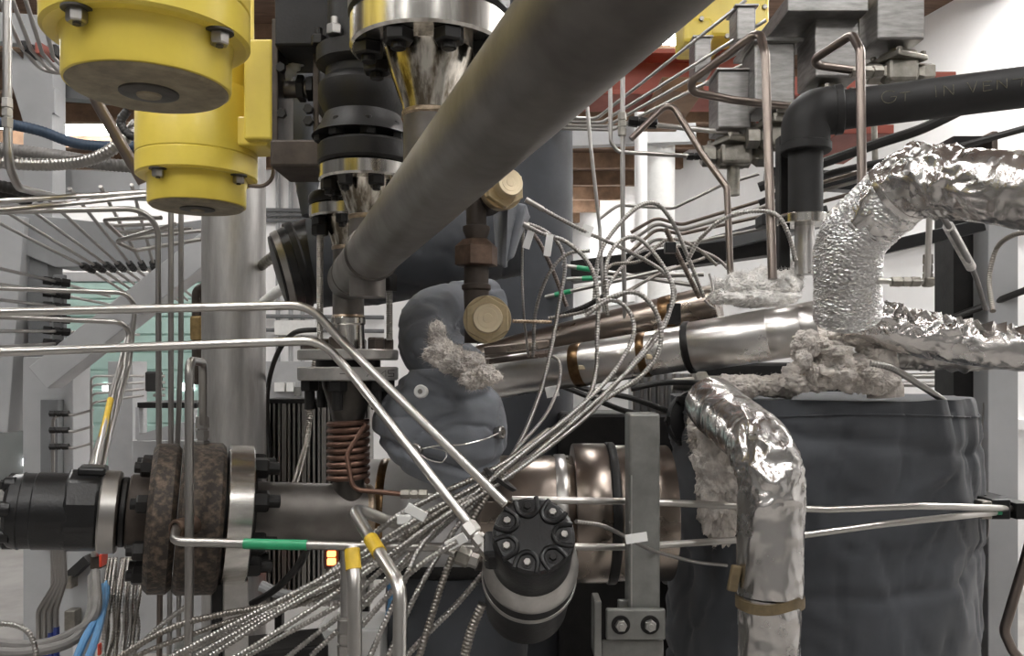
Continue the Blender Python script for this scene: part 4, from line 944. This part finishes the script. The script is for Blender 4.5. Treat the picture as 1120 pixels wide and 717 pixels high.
hose('armoured hose arching highest over the clad pipe, to a black clip', [(650, 330, 1.5), (657, 275, 1.52), (690, 232, 1.55), (716, 222, 1.57), (735, 242, 1.58), (750, 275, 1.6), (770, 325, 1.62)], .0052)
hose('armoured hose of the second arch, sweeping down to the bundle', [(664, 322, 1.45), (663, 290, 1.46), (674, 267, 1.47), (694, 259, 1.48), (714, 275, 1.48), (733, 305, 1.47), (735, 330, 1.46), (722, 365, 1.45), (690, 402, 1.42), (650, 440, 1.36), (590, 492, 1.28), (540, 530, 1.2), (470, 575, 1.15), (380, 640, 1.12), (260, 717, 1.1), (200, 745, 1.1)], .0046)
h = hose('armoured hose from the upper brass plug, dropping steeply in front of the clad pipe', [(560, 238, 1.45), (590, 254, 1.45), (620, 265, 1.45), (645, 290, 1.44), (654, 325, 1.43), (653, 370, 1.42), (652, 405, 1.4), (640, 440, 1.36), (600, 482, 1.3), (548, 522, 1.2), (440, 585, 1.16), (350, 640, 1.14), (230, 700, 1.12), (160, 735, 1.12)], .0050, ends=True)
hose('armoured hose of the lowest wide arch before the clad pipe', [(655, 330, 1.40), (690, 319, 1.40), (710, 330, 1.40), (722, 355, 1.40), (720, 385, 1.4), (700, 412, 1.39), (668, 432, 1.37), (630, 455, 1.33), (590, 482, 1.28), (540, 520, 1.19), (460, 565, 1.15), (360, 628, 1.13), (270, 675, 1.12), (190, 717, 1.11), (150, 740, 1.1)], .0052)
hose('armoured hose in the small arch inside the wide one', [(640, 345, 1.43), (668, 328, 1.43), (688, 340, 1.43), (693, 365, 1.42), (676, 400, 1.4), (650, 430, 1.37), (610, 465, 1.31), (560, 505, 1.22), (470, 585, 1.16), (440, 640, 1.12), (405, 717, 1.1), (395, 745, 1.1)], .0046)
h = hose('armoured hose with white flag, hanging from the cloth flap by the wrapped column', [(572, 243, 1.5), (595, 252, 1.5), (612, 268, 1.5), (618, 292, 1.5), (612, 330, 1.49), (603, 380, 1.46), (592, 425, 1.42), (575, 470, 1.36), (556, 505, 1.3)], .0046); flag(h, 600, 268, 1.49, 8, 24, .15)
h = hose('thin armoured hose dropping behind the flagged one beside the wrapped column', [(573, 250, 1.55), (571, 290, 1.55), (573, 345, 1.55), (578, 390, 1.6)], .0032); flag(h, 578, 262, 1.54, 8, 20, .3)
hose('armoured hose bowed out beside the wrapped column below the flags', [(583, 390, 1.6), (586, 340, 1.58), (600, 300, 1.56), (620, 278, 1.56), (645, 274, 1.55)], .0042)
hose('slim dark probe lead slanting down past the white flags', [(575, 248, 1.52), (588, 262, 1.52), (603, 292, 1.52), (620, 335, 1.52)], .0050, steel_b, name='probe_lead')
h = hose('armoured hose running straight from the upper brass plug to the second arch', [(575, 218, 1.42), (605, 235, 1.43), (640, 253, 1.45), (690, 276, 1.48), (724, 296, 1.5), (738, 318, 1.5), (730, 345, 1.5), (712, 372, 1.47), (680, 412, 1.43), (645, 452, 1.35), (585, 500, 1.25), (520, 545, 1.17), (430, 605, 1.14), (330, 655, 1.13), (230, 717, 1.12)], .0044, ends=True); flag(h, 642, 252, 1.44, 12, 12, .4)
h = hose('short hose drooping from the probe on the clad pipe with a white flag', [(600, 388, 1.6), (610, 393, 1.58), (613, 405, 1.56), (610, 425, 1.54), (596, 455, 1.46), (566, 490, 1.36), (545, 515, 1.25)], .0036); flag(h, 604, 428, 1.53, 14, 12, -.2)
h = hose('armoured hose crossing behind the arches and rising to the fluffy wool', [(652, 345, 1.7), (670, 305, 1.72), (700, 275, 1.76), (740, 268, 1.8), (780, 280, 1.82), (800, 298, 1.82)], .0045)
h = hose('armoured hose reaching over the fluffy wool to the black riser', [(752, 285, 1.6), (765, 262, 1.58), (790, 240, 1.55), (820, 231, 1.53), (848, 234, 1.52), (862, 255, 1.52), (870, 285, 1.53)], .0050)
hose('thin lead draped over the fluffy wool', [(776, 300, 1.6), (780, 318, 1.56), (771, 328, 1.555), (783, 338, 1.55)], .003)
kc = hose('straight sheathed lead slanting through the black clip', [(728, 250, 1.53), (745, 285, 1.56), (765, 325, 1.6)], .006, steel_b, name='probe_lead')
slab(728, 264, 740, 276, 1.51, .02, 'black_clip', blackp, kc)
hose('armoured hose in a narrow loop left of the hexed upright tube', [(665, 345, 1.6), (661, 310, 1.62), (668, 290, 1.63), (700, 285, 1.65), (730, 262, 1.66), (760, 270, 1.68), (784, 290, 1.7)], .004, armor_d)
sl = hose('black jacketed lead joining the arches at the steel coupling', [(612, 345, 1.5), (640, 335, 1.48), (660, 324, 1.46)], .006, rubber, name='probe_lead')
h = hose('armoured hose leaving the probe and running up into the dark tray', [(600, 348, 1.52), (640, 340, 1.52), (680, 322, 1.56), (720, 300, 1.65), (770, 282, 1.75)], .004, armor_d)
cp = hose('copper tinted thermocouple lead leaving the bright brass plug', [(561, 351, 1.36), (603, 352, 1.38)], .0035, weld_m, name='probe_lead')
# bundle lines below
hose('armoured hose at the top of the strapped bundle, ending over the copper coupling', [(600, 470, 1.3), (545, 510, 1.19), (470, 545, 1.145), (420, 575, 1.14), (330, 650, 1.13), (215, 717, 1.12)], .0055)
hose('armoured hose steepest of the bundle, falling behind the second yellow taped tube', [(560, 500, 1.26), (530, 535, 1.22), (490, 590, 1.18), (455, 650, 1.14), (425, 717, 1.12), (418, 740, 1.12)], .0048)
hose('armoured hose falling steeply between the taped tubes and the steel drum', [(550, 515, 1.24), (515, 570, 1.21), (490, 620, 1.2), (470, 680, 1.18), (455, 730, 1.17)], .0062, armor_d)
hose('armoured hose slanting from the steel drum down to the bottom edge', [(530, 625, 1.16), (500, 660, 1.14), (470, 690, 1.13), (440, 722, 1.12)], .005)
hose('thick armoured hose under the rim of the steel drum', [(528, 660, 1.1), (515, 690, 1.1), (505, 730, 1.1)], .0075, armor_d)
hose('armoured hose crossing low behind the taped tubes to the bottom edge', [(560, 520, 1.3), (520, 545, 1.26), (470, 590, 1.22), (400, 660, 1.2), (340, 717, 1.18)], .0046)
hose('armoured hose sagging across under the rusty disc, upper one', [(560, 515, 1.28), (480, 560, 1.2), (400, 620, 1.18), (320, 655, 1.18), (240, 672, 1.18), (190, 685, 1.18), (140, 712, 1.18), (110, 735, 1.18)], .0055, armor_d)
hose('armoured hose sagging across under the rusty disc, lower one', [(430, 606, 1.24), (340, 656, 1.22), (260, 676, 1.22), (220, 690, 1.22), (160, 712, 1.22), (130, 730, 1.22)], .0045, armor_d)
for i, pts in enumerate(([(540, 530, 1.26), (470, 585, 1.21), (415, 640, 1.2), (350, 690, 1.2), (300, 730, 1.2)], [(550, 525, 1.25), (490, 565, 1.2), (430, 612, 1.18), (380, 655, 1.17), (300, 700, 1.17), (240, 735, 1.17)])):
    hose('armoured hose in the middle of the strapped bundle below the copper coil', pts, .0047, group='hoses of the strapped bundle')
st = tag(MB().lathe(P(547, 515, 1.2), (P(560, 506, 1.2)-P(540, 522, 1.2)), [(-.004, .034), (-.0035, .0355), (.0035, .0355), (.004, .034)], 32).build('cable_strap', rubber), 'black strap tied around the hose bundle at the cloth bag', 'strap')
st.scale = (1, .6, .6)
for (x, y, Y, lb, rt) in ((455, 560, 1.11, 'white flag label tied to the bundle by the copper coupling', .5), (499, 592, 1.09, 'cream plastic ferrule marker beside the tube fittings of the black cap', -.5)):
    tag(MB().box(P(x, y, Y) if x < 470 else P(x, y, Y), (px(24, Y), .006, px(11, Y)), Matrix.Rotation(rt, 3, 'Y')).build('flag_label', whitep, None, 0, bevel=.001), lb, 'label')
h = hose('armoured lead from the hex coupling curving down to the second taped tube', [(500, 592, 1.1), (480, 604, 1.1), (450, 625, 1.1), (425, 650, 1.12), (395, 685, 1.12)], .0045)
cpl = empty('hex_coupling', 'steel hex coupling lying beside the black cap', 'fitting', P(505, 615, 1.1))
MB().cyl(P(485, 600, 1.12), P(500, 606, 1.1), .0055, 12).build('lead', steel_d, cpl); nut(cpl, P(500, 606, 1.1), (1, -.1, -.35), .013, .018, castst); nut(cpl, P(514, 611, 1.095), (1, -.1, -.35), .010, .012, steel)
h = hose('thin wire lead passing across the grey post with a flag', [(630, 570, 1.1), (660, 575, 1.14), (690, 590, 1.25), (715, 602, 1.3), (760, 614, 1.4), (795, 618, 1.44)], .0035); flag(h, 696, 588, 1.24, 24, 10, -.15)
h['label'] = 'thin armoured lead passing across the grey post with a white flag'
hose('stiff armoured hose leaving the wool heap toward the dark channel', [(952, 397, 1.45), (975, 402, 1.45), (1005, 420, 1.5), (1035, 440, 1.6), (1062, 462, 1.7)], .0068, steel_d)
hose('armoured hose looping at the edge above the torn foil pipe', [(1086, 340, 1.55), (1082, 305, 1.6), (1090, 272, 1.6), (1108, 257, 1.55), (1135, 252, 1.5)], .0055, armor_d)
hose('armoured hose curving down behind the bolted plates beside the pipe column', [(348, 370, 1.7), (340, 430, 1.7), (336, 480, 1.66), (318, 545, 1.45)], .0075, armor_d)
cable('black_cable', 'black cable bowed behind the lower long tube beside the pipe column', 'cable', [(352, 360, 1.9), (320, 365, 1.92), (300, 395, 1.95), (292, 440, 2.12), (296, 500, 2.17)], .006, rubber)
cable('black_cable', 'black cable dropping from the green sleeve behind the drive pipe', 'cable', [(337, 598, 1.3), (325, 620, 1.35), (300, 645, 1.4), (275, 660, 1.42)], .006, rubber)
# ------------------------------------------------------------------ steel frame and rack on the far left
gusm = mat('shaded_grey_paint', (.27, .275, .28), 0, .5, .08, 6)
fr = empty('frame_upright', 'light grey steel upright of the rack below the diagonal brace', 'column', Vector((P(50, 0, 2.9).x, 2.9, 0))); fr['kind'] = 'thing'
a, b = P(25, 0, 2.9), P(80, 0, 2.9)
MB().box(Vector(((a.x+b.x)/2, 2.96, P(0, 390, 2.9).z/2)), (b.x-a.x, .12, P(0, 390, 2.9).z)).build('lower_post', greyp, fr, 0, bevel=.003)
MB().beam(P(8, 470, 3.0), P(26, 240, 3.0), .16, .1).build('upper_web', greyp, fr, 0, bevel=.003)
MB().beam(P(52, 400, 3.02), P(48, 262, 3.02), .1, .08).build('dark_face', greyd, fr, 0, bevel=.003)
fb = tag(MB().prism(PP([(-40, 222), (45, 236), (160, 248), (236, 238), (236, 262), (180, 292), (60, 292), (-40, 250)], 2.95), Vector((0, .12, 0))).build('frame_gusset', gusm, None, 0, bevel=.003), 'broad grey steel gusset plate over the diagonal brace', 'plate')
tag(MB().beam(P(50, 413, 2.7), P(238, 266, 2.75), .115, .09).build('diagonal_brace', greyp, None, 0, bevel=.003), 'light grey diagonal brace rising to the pipe column', 'beam', kind='thing')
tag(MB().beam(P(49, 250, 3.4), P(49, 60, 3.4), .12, .1).build('hanging_post', greyp, None, 0, bevel=.003), 'grey steel post standing above the gusset beside the blue hose', 'column', kind='thing')
tag(MB().prism(PP([(8, 50), (60, 96), (60, 125), (48, 116), (30, 150), (8, 78)], 3.35), Vector((0, .04, 0))).build('knee_plate', greyp, None, 0, bevel=.003), 'angled grey knee plate at the head of the hanging post', 'plate')
tag(MB().beam(P(-20, 30, 3.3), P(80, 38, 3.3), .05, .12).build('top_rail', greyp, None, 0, bevel=.003), 'pale steel crossbar behind the sloping tubes in the top corner', 'beam', kind='thing')
tag(MB().beam(P(50, 92, 3.5), P(150, 100, 3.5), .06, .12).build('cross_rail', greyd, None, 0, bevel=.003), 'dark grey crossbar meeting the hanging post', 'beam', kind='thing')
tag(MB().beam(P(-20, 196, 3.6), P(160, 205, 3.6), .12, .1).build('lower_rail', greyp, None, 0, bevel=.003), 'grey crossbar under the hanging hoses', 'beam', kind='thing')
# fan of tubes to the fitting row
for i in range(7):
    x = 70+15*i if i else 68
    o = tube('steel_tube', 'slim steel tube of the fan sloping to the fitting row on the gusset', 'tube', [(-60+34*i, 214-2*i, 2.2), (96+12*i, 293-.5*i, 2.85), (165+8*i, 338-2*i, 3.3)], .005, steel_d, group='tube fan on the gusset')
    fitting(o, P(96+12*i, 293-.5*i, 2.85), P(96+12*i, 293-.5*i, 2.85)-P(-60+34*i, 214-2*i, 2.2), .013, darkst)
for i, lb in enumerate(('highest', 'second', 'third', 'fourth', 'fifth', 'lowest')):
    yy = 308+13.5*i
    o = tube('steel_tube', lb+' level tube entering the dark fitting column of the rack', 'tube', [(-40, yy-24+6*i, 2.3), (62, yy, 2.8), (120+8*i, yy+16-3*i, 3.4)], .0055, steel_d)
    fitting(o, P(62, yy, 2.8), (1, .6, -.1), .016, darkst)
tag(slab(58, 300, 70, 388, 2.86, .02, 'fitting_plate', greyd, None), 'narrow dark plate carrying the column of tube fittings', 'plate')
# zigzag tubes before the gusset
for i, (l, lb) in enumerate((([(176, 238, 1.9), (112, 240, 2.0), (136, 262, 2.05), (235, 250, 2.05)], 'bent tube folding back below the yellow actuators, upper'),
                             ([(192, 245, 1.92), (126, 264, 2.0), (148, 274, 2.05), (240, 258, 2.05)], 'bent tube folding back below the yellow actuators, lower'),
                             ([(170, 245, 2.3), (120, 247, 2.3), (128, 254, 2.32), (210, 250, 2.3)], 'bent tube folding back below the yellow actuators, hindmost'))):
    tube('steel_tube', lb, 'tube', l, .0052, steel_d, .015)
for i in range(5):
    q = [(40+16*i, -10+i, 2.4+.05*i), (30+14*i, 20+6*i, 2.5)] if 0 else [(-10+16*i, -20, 2.3-.05*i), (22+12*i, 50+4*i, 2.6), (46+9*i, 78, 2.75), (110, 84+i*2.5, 2.8+.016*i)]
    tube('steel_tube', 'slim tube sloping in from the top corner and turning level', 'tube', q, .0065, steel_d, .05, 'sloping tubes in the top corner')
for i, (x, y) in enumerate(((22, 44), (38, 46), (54, 48))):
    tag(slab(x, y, x+7, y+12, 2.62, .08, 'tube_clip', darkst if i != 1 else redp, None), ('dark clip on the sloping tubes nearest the lone upright', 'red clip among the sloping tubes', 'dark clip on the sloping tubes nearest the yellow actuator')[i], 'clip')
# hanging hoses
hose('thick dark blue hose hanging behind the lone upright tube', [(-20, 130, 1.9), (40, 142, 1.95), (90, 158, 2.0), (160, 160, 2.1)], .014, blue_d, .008, name='blue_hose', n=16, dep=.93)
hose('big bright armoured hose hanging under the blue hose', [(-20, 176, 1.85), (50, 180, 1.9), (100, 174, 1.9), (132, 156, 1.9), (150, 135, 1.95)], .016, armor, .009, n=16, dep=.86)
hose('big dull armoured hose hanging at the back under the blue hose', [(-20, 160, 2.1), (60, 170, 2.1), (120, 180, 2.1), (190, 184, 2.2)], .018, greyc, .009, n=16, dep=.9)
hose('black ribbed hose curling behind the nearest yellow actuator', [(140, 120, 1.9), (132, 134, 1.9), (142, 148, 1.9), (160, 150, 1.9)], .011, rubber, .008, n=12, dep=.9)
for i, (x, y) in enumerate(((8, 212), (22, 208))):
    hose('short dark braided hose end at the edge under the hanging hoses, '+('outer', 'inner')[i], [(x-30, y-6, 1.9), (x, y, 1.95), (x+24, y+8, 2.0)], .016, rubber, .012, name='braided_hose', n=12, dep=.88)
# small manifold with black block
mf = empty('tube_manifold', 'little black block with four thin tubes before the green door', 'manifold', P(168, 425, 2.6))
slab(158, 406, 170, 428, 2.6, .06, 'block', rubber, mf, .006)
for k in range(4):
    y = 411+7*k
    MB().sweep(rounded(PP([(158, y, 2.63), (104, y+2.5*k, 2.63), (100, y+3+2.5*k, 2.63), (99+2*k, 912, 2.63)]), .03), .004, 8).build('tube', steel_d, mf)
    MB().cyl(P(168, y, 2.63), P(180, y, 2.63), .005, 10).build('stub', steel_d, mf)
for k in range(3):
    y = 452+18*k
    o = tube('steel_tube', ('top', 'middle', 'bottom')[k]+' rung of short tubes beside the rack upright', 'tube', [(62, y, 2.7), (80, y+2, 2.7), (102, y-4, 2.7)], .0045, steel_d, .02)
    fitting(o, P(65, y, 2.7), (1, 0, 0), .012, darkst)
tube('steel_tube', 'upright tube with bent top beside the rung tubes', 'tube', [(70, 452, 2.7), (58, 456, 2.7), (57, 912, 2.7)], .006, steel_d, .02)
slabs = slab(44, 437, 63, 600, 2.86, .05, 'channel_strip', greyd, None); tag(slabs, 'ribbed grey channel strip fixed beside the rack upright', 'channel')
sb_ = empty('far_stand', 'pale grey stand far behind the drive train', 'stand', P(180, 500, 4.2))
slab(150, 440, 215, 446, 4.2, .3, 'shelf', darkst, sb_); slab(148, 445, 152, 480, 4.2, .05, 'leg', greyp, sb_); slab(206, 445, 212, 480, 4.2, .05, 'leg', greyp, sb_)
MB().prism(PP([(148, 476), (196, 462), (215, 462), (215, 480), (150, 482)], 4.0), Vector((0, .2, 0))).build('sloping_tray', greyp, sb_, 0)
slab(145, 482, 230, 714, 4.3, .3, 'cabinet', greyp, sb_)
slab(118, 395, 145, 669, 5.0, .2, 'upright_panel', greyp, sb_)
# rusty elbow and brass fittings behind the column
re_ = empty('rusty_elbow', 'small rust brown pipe elbow with yellowed fittings beside the pipe column', 'pipe', P(216, 410, 2.6))
MB().sweep(rounded(PP([(216, 420, 2.12), (216, 318, 2.12), (224, 314, 2.12), (245, 314, 2.08)]), .03), .014, 16).build('elbow', brownst, re_)
slab(207, 345, 220, 372, 2.1, .035, 'yellow_fitting', mat('old_brass', (.4, .28, .12), .5, .5, .2, 40), re_, .006)
MB().cyl(P(215, 372, 2.12), P(213, 405, 2.12), .006, 10).build('drop', castst, re_)
# ------------------------------------------------------------------ bottom left clutter
for k, (x, lb) in enumerate(((0, 'outermost'), (1, 'second'), (2, 'third'), (3, 'innermost'))):
    o = tube('steel_tube', lb+' of the bent tubes with navy sleeves dropping under the hydraulic motor', 'tube', [(60+3*x, 596, 1.7), (62+3*x, 636, 1.7), (42+6.5*x, 668-x, 1.7), (43+6.3*x, 745, 1.7)], .0052, steel_d, .03)
    sleeve(o, P(43+6.3*x, 703-6*x, 1.7), P(43+6.3*x, 745, 1.7), .0058, navy, 'navy_sleeve')
pp = empty('junction_panel', 'grey panel with clips hanging under the hydraulic motor', 'panel', P(90, 690, 1.9))
slab(74, 600, 112, 690, 1.9, .02, 'panel', greyp, pp); slab(84, 680, 92, 1105, 1.91, .03, 'stand_leg', greyp, pp); slab(71, 630, 78, 644, 1.86, .03, 'clip', castst, pp); slab(70, 668, 82, 690, 1.86, .03, 'clip', castst, pp)
slab(98, 608, 110, 622, 1.8, .03, 'socket', brownst, pp); slab(108, 606, 111, 620, 1.79, .03, 'red_mark', redl, pp); MB().cyl(P(104, 596, 1.8), P(104, 608, 1.8), .008, 12).build('stub', steel, pp)
MB().beam(P(76, 630, 1.88), P(98, 610, 1.88), .03, .02).build('black_arm', rubber, pp, 0)
hose('bright armoured hose looping up in the bottom corner', [(-20, 683, 1.4), (10, 682, 1.4), (30, 690, 1.4), (39, 710, 1.4), (40, 740, 1.4)], .0055, armor)
for i, (pts, lb) in enumerate((([(-20, 702, 1.6), (40, 705, 1.6), (80, 692, 1.6), (104, 670, 1.62), (104, 625, 1.7)], 'upper thick grey cable sweeping up to the junction panel'), ([(-20, 712, 1.55), (30, 713, 1.55), (80, 700, 1.58), (100, 668, 1.65), (101, 630, 1.75)], 'lower thick grey cable sweeping up to the junction panel'))):
    cable('grey_cable', lb, 'cable', pts, .010, greyc)
for i, (pts, lb) in enumerate((([(80, 730, 1.5), (92, 700, 1.55), (108, 670, 1.65), (114, 640, 1.75)], 'outer pale blue cable in the corner below the hydraulic motor'), ([(92, 730, 1.48), (104, 700, 1.55), (112, 668, 1.65), (118, 635, 1.75)], 'inner pale blue cable in the corner below the hydraulic motor'))):
    cable('blue_cable', lb, 'cable', pts, .0075, blue)
rnd = random.Random(11)
for i in range(13):
    x = 114+3.1*i; Y = 1.7+.03*(i % 3)
    hose('armoured hose of the upright cluster under the gear housing', [(x+rnd.uniform(-3, 3)+6, 610, Y+.05), (x+rnd.uniform(-2, 2), 650, Y), (x+rnd.uniform(-5, 5), 690, Y), (x+rnd.uniform(-8, 4)-4, 740, Y-.05)], .0048, armor if i % 3 else armor_d, .0065, group='upright hose cluster')
tag(slab(106, 704, 109, 717, 1.5, .01, 'red_tag', redl, None), 'tiny red tag among the blue cables', 'tag')
for i, (x, r_, lb) in enumerate(((175, .006, 'first upright tube under the rusty disc'), (186, .005, 'second upright tube under the rusty disc'), (196, .005, 'third upright tube under the rusty disc'))):
    tube('steel_tube', lb, 'tube', [(x, 630, 1.75), (x-1, 745, 1.75)], r_, steel_d if i else steel_b)
hose('armoured hose slanting up under the rusty disc to the bottom edge', [(208, 660, 1.3), (180, 680, 1.3), (140, 717, 1.3)], .0045)
# heat exchanger fins, leds, box behind the taped tubes
fn = empty('finned_panel', 'dark finned panel behind the bolted plates and drive pipe', 'panel', P(340, 655, 2.2))
m = MB(); a, b = P(292, 440, 2.2), P(405, 660, 2.2)
for k in range(22):
    x = a.x+(b.x-a.x)*k/21; m.box(Vector((x, 2.2, (a.z+b.z)/2)), (.006 if k % 4 else .012, .05, a.z-b.z))
m.build('fins', steel_d, fn, 0); MB().box(Vector(((a.x+b.x)/2, 2.24, (a.z+b.z)/2)), (b.x-a.x, .02, a.z-b.z)).build('back_plate', greyd, fn, 0)
slab(290, 436, 408, 441, 2.15, .1, 'top_rail', darkst, fn)
for x in (300, 395): slab(x, 650, x+8, 1010, 2.24, .03, 'leg', darkst, fn)
ld = empty('indicator', 'glowing red orange pair of indicator lights below the drive pipe', 'indicator', P(362, 624, 1.9))
slab(354, 600, 371, 622, 2.14, .04, 'housing', rubber, ld)
slab(357.5, 603, 366.5, 609, 2.13, .012, 'light', ledm, ld); slab(357.5, 611, 366.5, 618, 2.13, .012, 'light', ledm, ld)
wb_ = tag(slab(345, 688, 416, 735, 1.6, .12, 'white_box', whitep, None, .004), 'plain white box behind the taped tubes at the bottom edge', 'box')
cable('grey_cable', 'pale grey conduit bowed behind the bundle below the drive pipe', 'cable', [(285, 640, 1.7), (310, 650, 1.7), (345, 652, 1.75), (380, 650, 1.8)], .011, greyp)
cable('blue_cable', 'scrap of blue cable glimpsed behind the steep hoses', 'cable', [(425, 630, 1.6), (428, 655, 1.6), (424, 675, 1.6)], .006, blue)
cloth([Vector((P(500, 0, 1.75).x, 1.75, 0)), Vector((P(500, 0, 1.75).x, 1.75, P(0, 615, 1.75).z))], .15, fabric, 'insulation_jacket', 'dark cloth wrapped drum below the clad vessel behind the steep hoses', 'insulation', .006, 8, 9, 80, .01)
# dark machinery filling the gap behind
hose('white ribbed gland glimpsed through the yoke beside the flank plate', [(304, 96, 1.32), (322, 72, 1.32), (343, 50, 1.32)], .012, whitep, .011, name='cable_gland', n=10)
dk = empty('dark_machinery', 'dark machine housing and added dark block deep behind the grey post and tank', 'housing', Vector((P(740, 0, 2.3).x, 2.3, 0)))
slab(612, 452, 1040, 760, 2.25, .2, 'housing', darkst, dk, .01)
slab(772, 396, 968, 456, 2.2, .2, 'gap_dark_block', darkst, dk, .01)  # block added to darken the gap above the tank
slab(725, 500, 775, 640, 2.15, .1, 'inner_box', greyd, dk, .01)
gb = empty('grille_box', 'pale grille box glimpsed under the shiny jacketed pipe', 'box', P(745, 450, 2.3))
slab(690, 408, 800, 470, 2.35, .05, 'back', greyp, gb)
for k in range(12): slab(692+9*k, 408, 695+9*k, 470, 2.32, .03, 'bar', steel_d, gb)
for i, (pts, lb) in enumerate((([(600, 405, 1.95), (640, 425, 1.95), (690, 435, 1.95), (745, 455, 1.95)], 'upper black cable sagging under the shiny jacketed pipe'), ([(610, 420, 2.0), (640, 432, 2.0), (680, 448, 2.0), (700, 452, 2.0)], 'lower black cable sagging under the shiny jacketed pipe'), ([(690, 425, 1.9), (730, 418, 1.9), (800, 420, 1.9)], 'stiff black cable running level under the shiny jacketed pipe'))):
    cable('black_cable', lb, 'cable', pts, .007, rubber)
vf = empty('dark_flange', 'round black flange in shadow beside the start of the foil pipe', 'flange', P(752, 470, 1.85))
MB().lathe(P(756, 460, 1.8), (.3, -1, .1), [(0, .06), (.01, .066), (.03, .066), (.035, .05)], 40).build('flange', blackp, vf)
for k in range(6):
    an = k*PI/3; nut(vf, P(756, 460, 1.765)+Vector((math.cos(an)*.05, 0, math.sin(an)*.05)), (.3, -1, .1), .011, .012, darkst)
tag(MB().lathe(P(735, 420, 1.95), (1, 0, 0), [(0, .014), (.05, .018), (.052, .03), (.08, .03), (.085, .02), (.14, .02)], 20).build('pipe_union', castst), 'small brown pipe union under the shiny jacketed pipe', 'fitting')
# white columns, far clutter
for x0, x1, Y, lb in ((694, 708, 7.0, 'thin white pillar beside the sloping tubes'), (706, 738, 7.4, 'broad pale round pillar standing before the far wall')):
    c = Vector((P((x0+x1)/2, 0, Y).x, Y, 0))
    o = MB().lathe(c, (0, 0, 1), [(0, px((x1-x0)/2, Y)), (3.9, px((x1-x0)/2, Y))], 32).build('pillar', whitep if x0 > 700 else wallw); tag(o, lb, 'pillar', kind='thing')
tag(MB().beam(P(590, 152, 7.2), P(760, 146, 7.2), .1, .16).build('header_beam', greyp, None, 0), 'pale grey header resting across the two white pillars', 'beam', kind='thing')
# far wall conduits
for i, (x, lb) in enumerate(((304, 'far wall conduit nearest the pipe column'), (318, 'middle far wall conduit'), (331, 'far wall conduit nearest the bolted plates'))):
    tag(MB().cyl(Vector((P(x, 0, 10.97).x, 10.97, 0)), Vector((P(x, 0, 10.97).x, 10.97, 4.2)), .03, 10).build('wall_conduit', greyp), lb, 'conduit')
for i, y in enumerate((229, 234, 240, 345, 360)):
    tag(MB().cyl(P(240, y, 10.92), P(420, y+2, 10.92), .028, 10).build('level_conduit', greyd), ('topmost', 'second', 'third', 'fourth', 'lowest')[i]+' level conduit crossing the far wall behind the pipe column', 'conduit')
for i, (x0, y0, x1, y1, m_, lb) in enumerate(((300, 418, 311, 428, whitep, 'small white switch box on the far wall'), (313, 418, 321, 428, whitep, 'second small white box on the far wall'), (300, 350, 345, 366, whitep, 'long pale panel on the far wall behind the long tubes'), (322, 423, 328, 433, postm, 'beige plate on the far wall'), (290, 395, 345, 440, greyp, 'grey cabinet on the far wall behind the bolted plates'), (288, 440, 345, 446, darkst, 'dark shelf rail far behind the bolted plates'))):
    tag(slab(x0, y0, x1, y1, 10.9-.1*(i != 4), .1+.1*(i != 4), 'wall_box', m_, None), lb, 'box')
for i, (x, y, lb) in enumerate(((300, 215, 'white ribbed cable gland cluster upper, beside the banded end'), (305, 318, 'white ribbed cable gland cluster lower, beside the banded end'))):
    hose(lb, [(284, 292+42*i, 2.0), (302, 278+42*i, 1.85), (326, 262+42*i, 1.72)], .014, whitep if i else castst, .024, name='cable_gland', n=8)
for i, (x0, y0, x1, y1, Y) in enumerate(((985, 402, 1105, 402, 2.6), (985, 411, 1105, 411, 2.6), (985, 420, 1105, 421, 2.6))):
    tag(MB().cyl(P(x0, y0, Y), P(x1, y1, 2.26), .009, 10).build('level_rail', steel_d), ('top', 'middle', 'bottom')[i]+' of three level rails seen between the foil pipe and tank', 'rail')
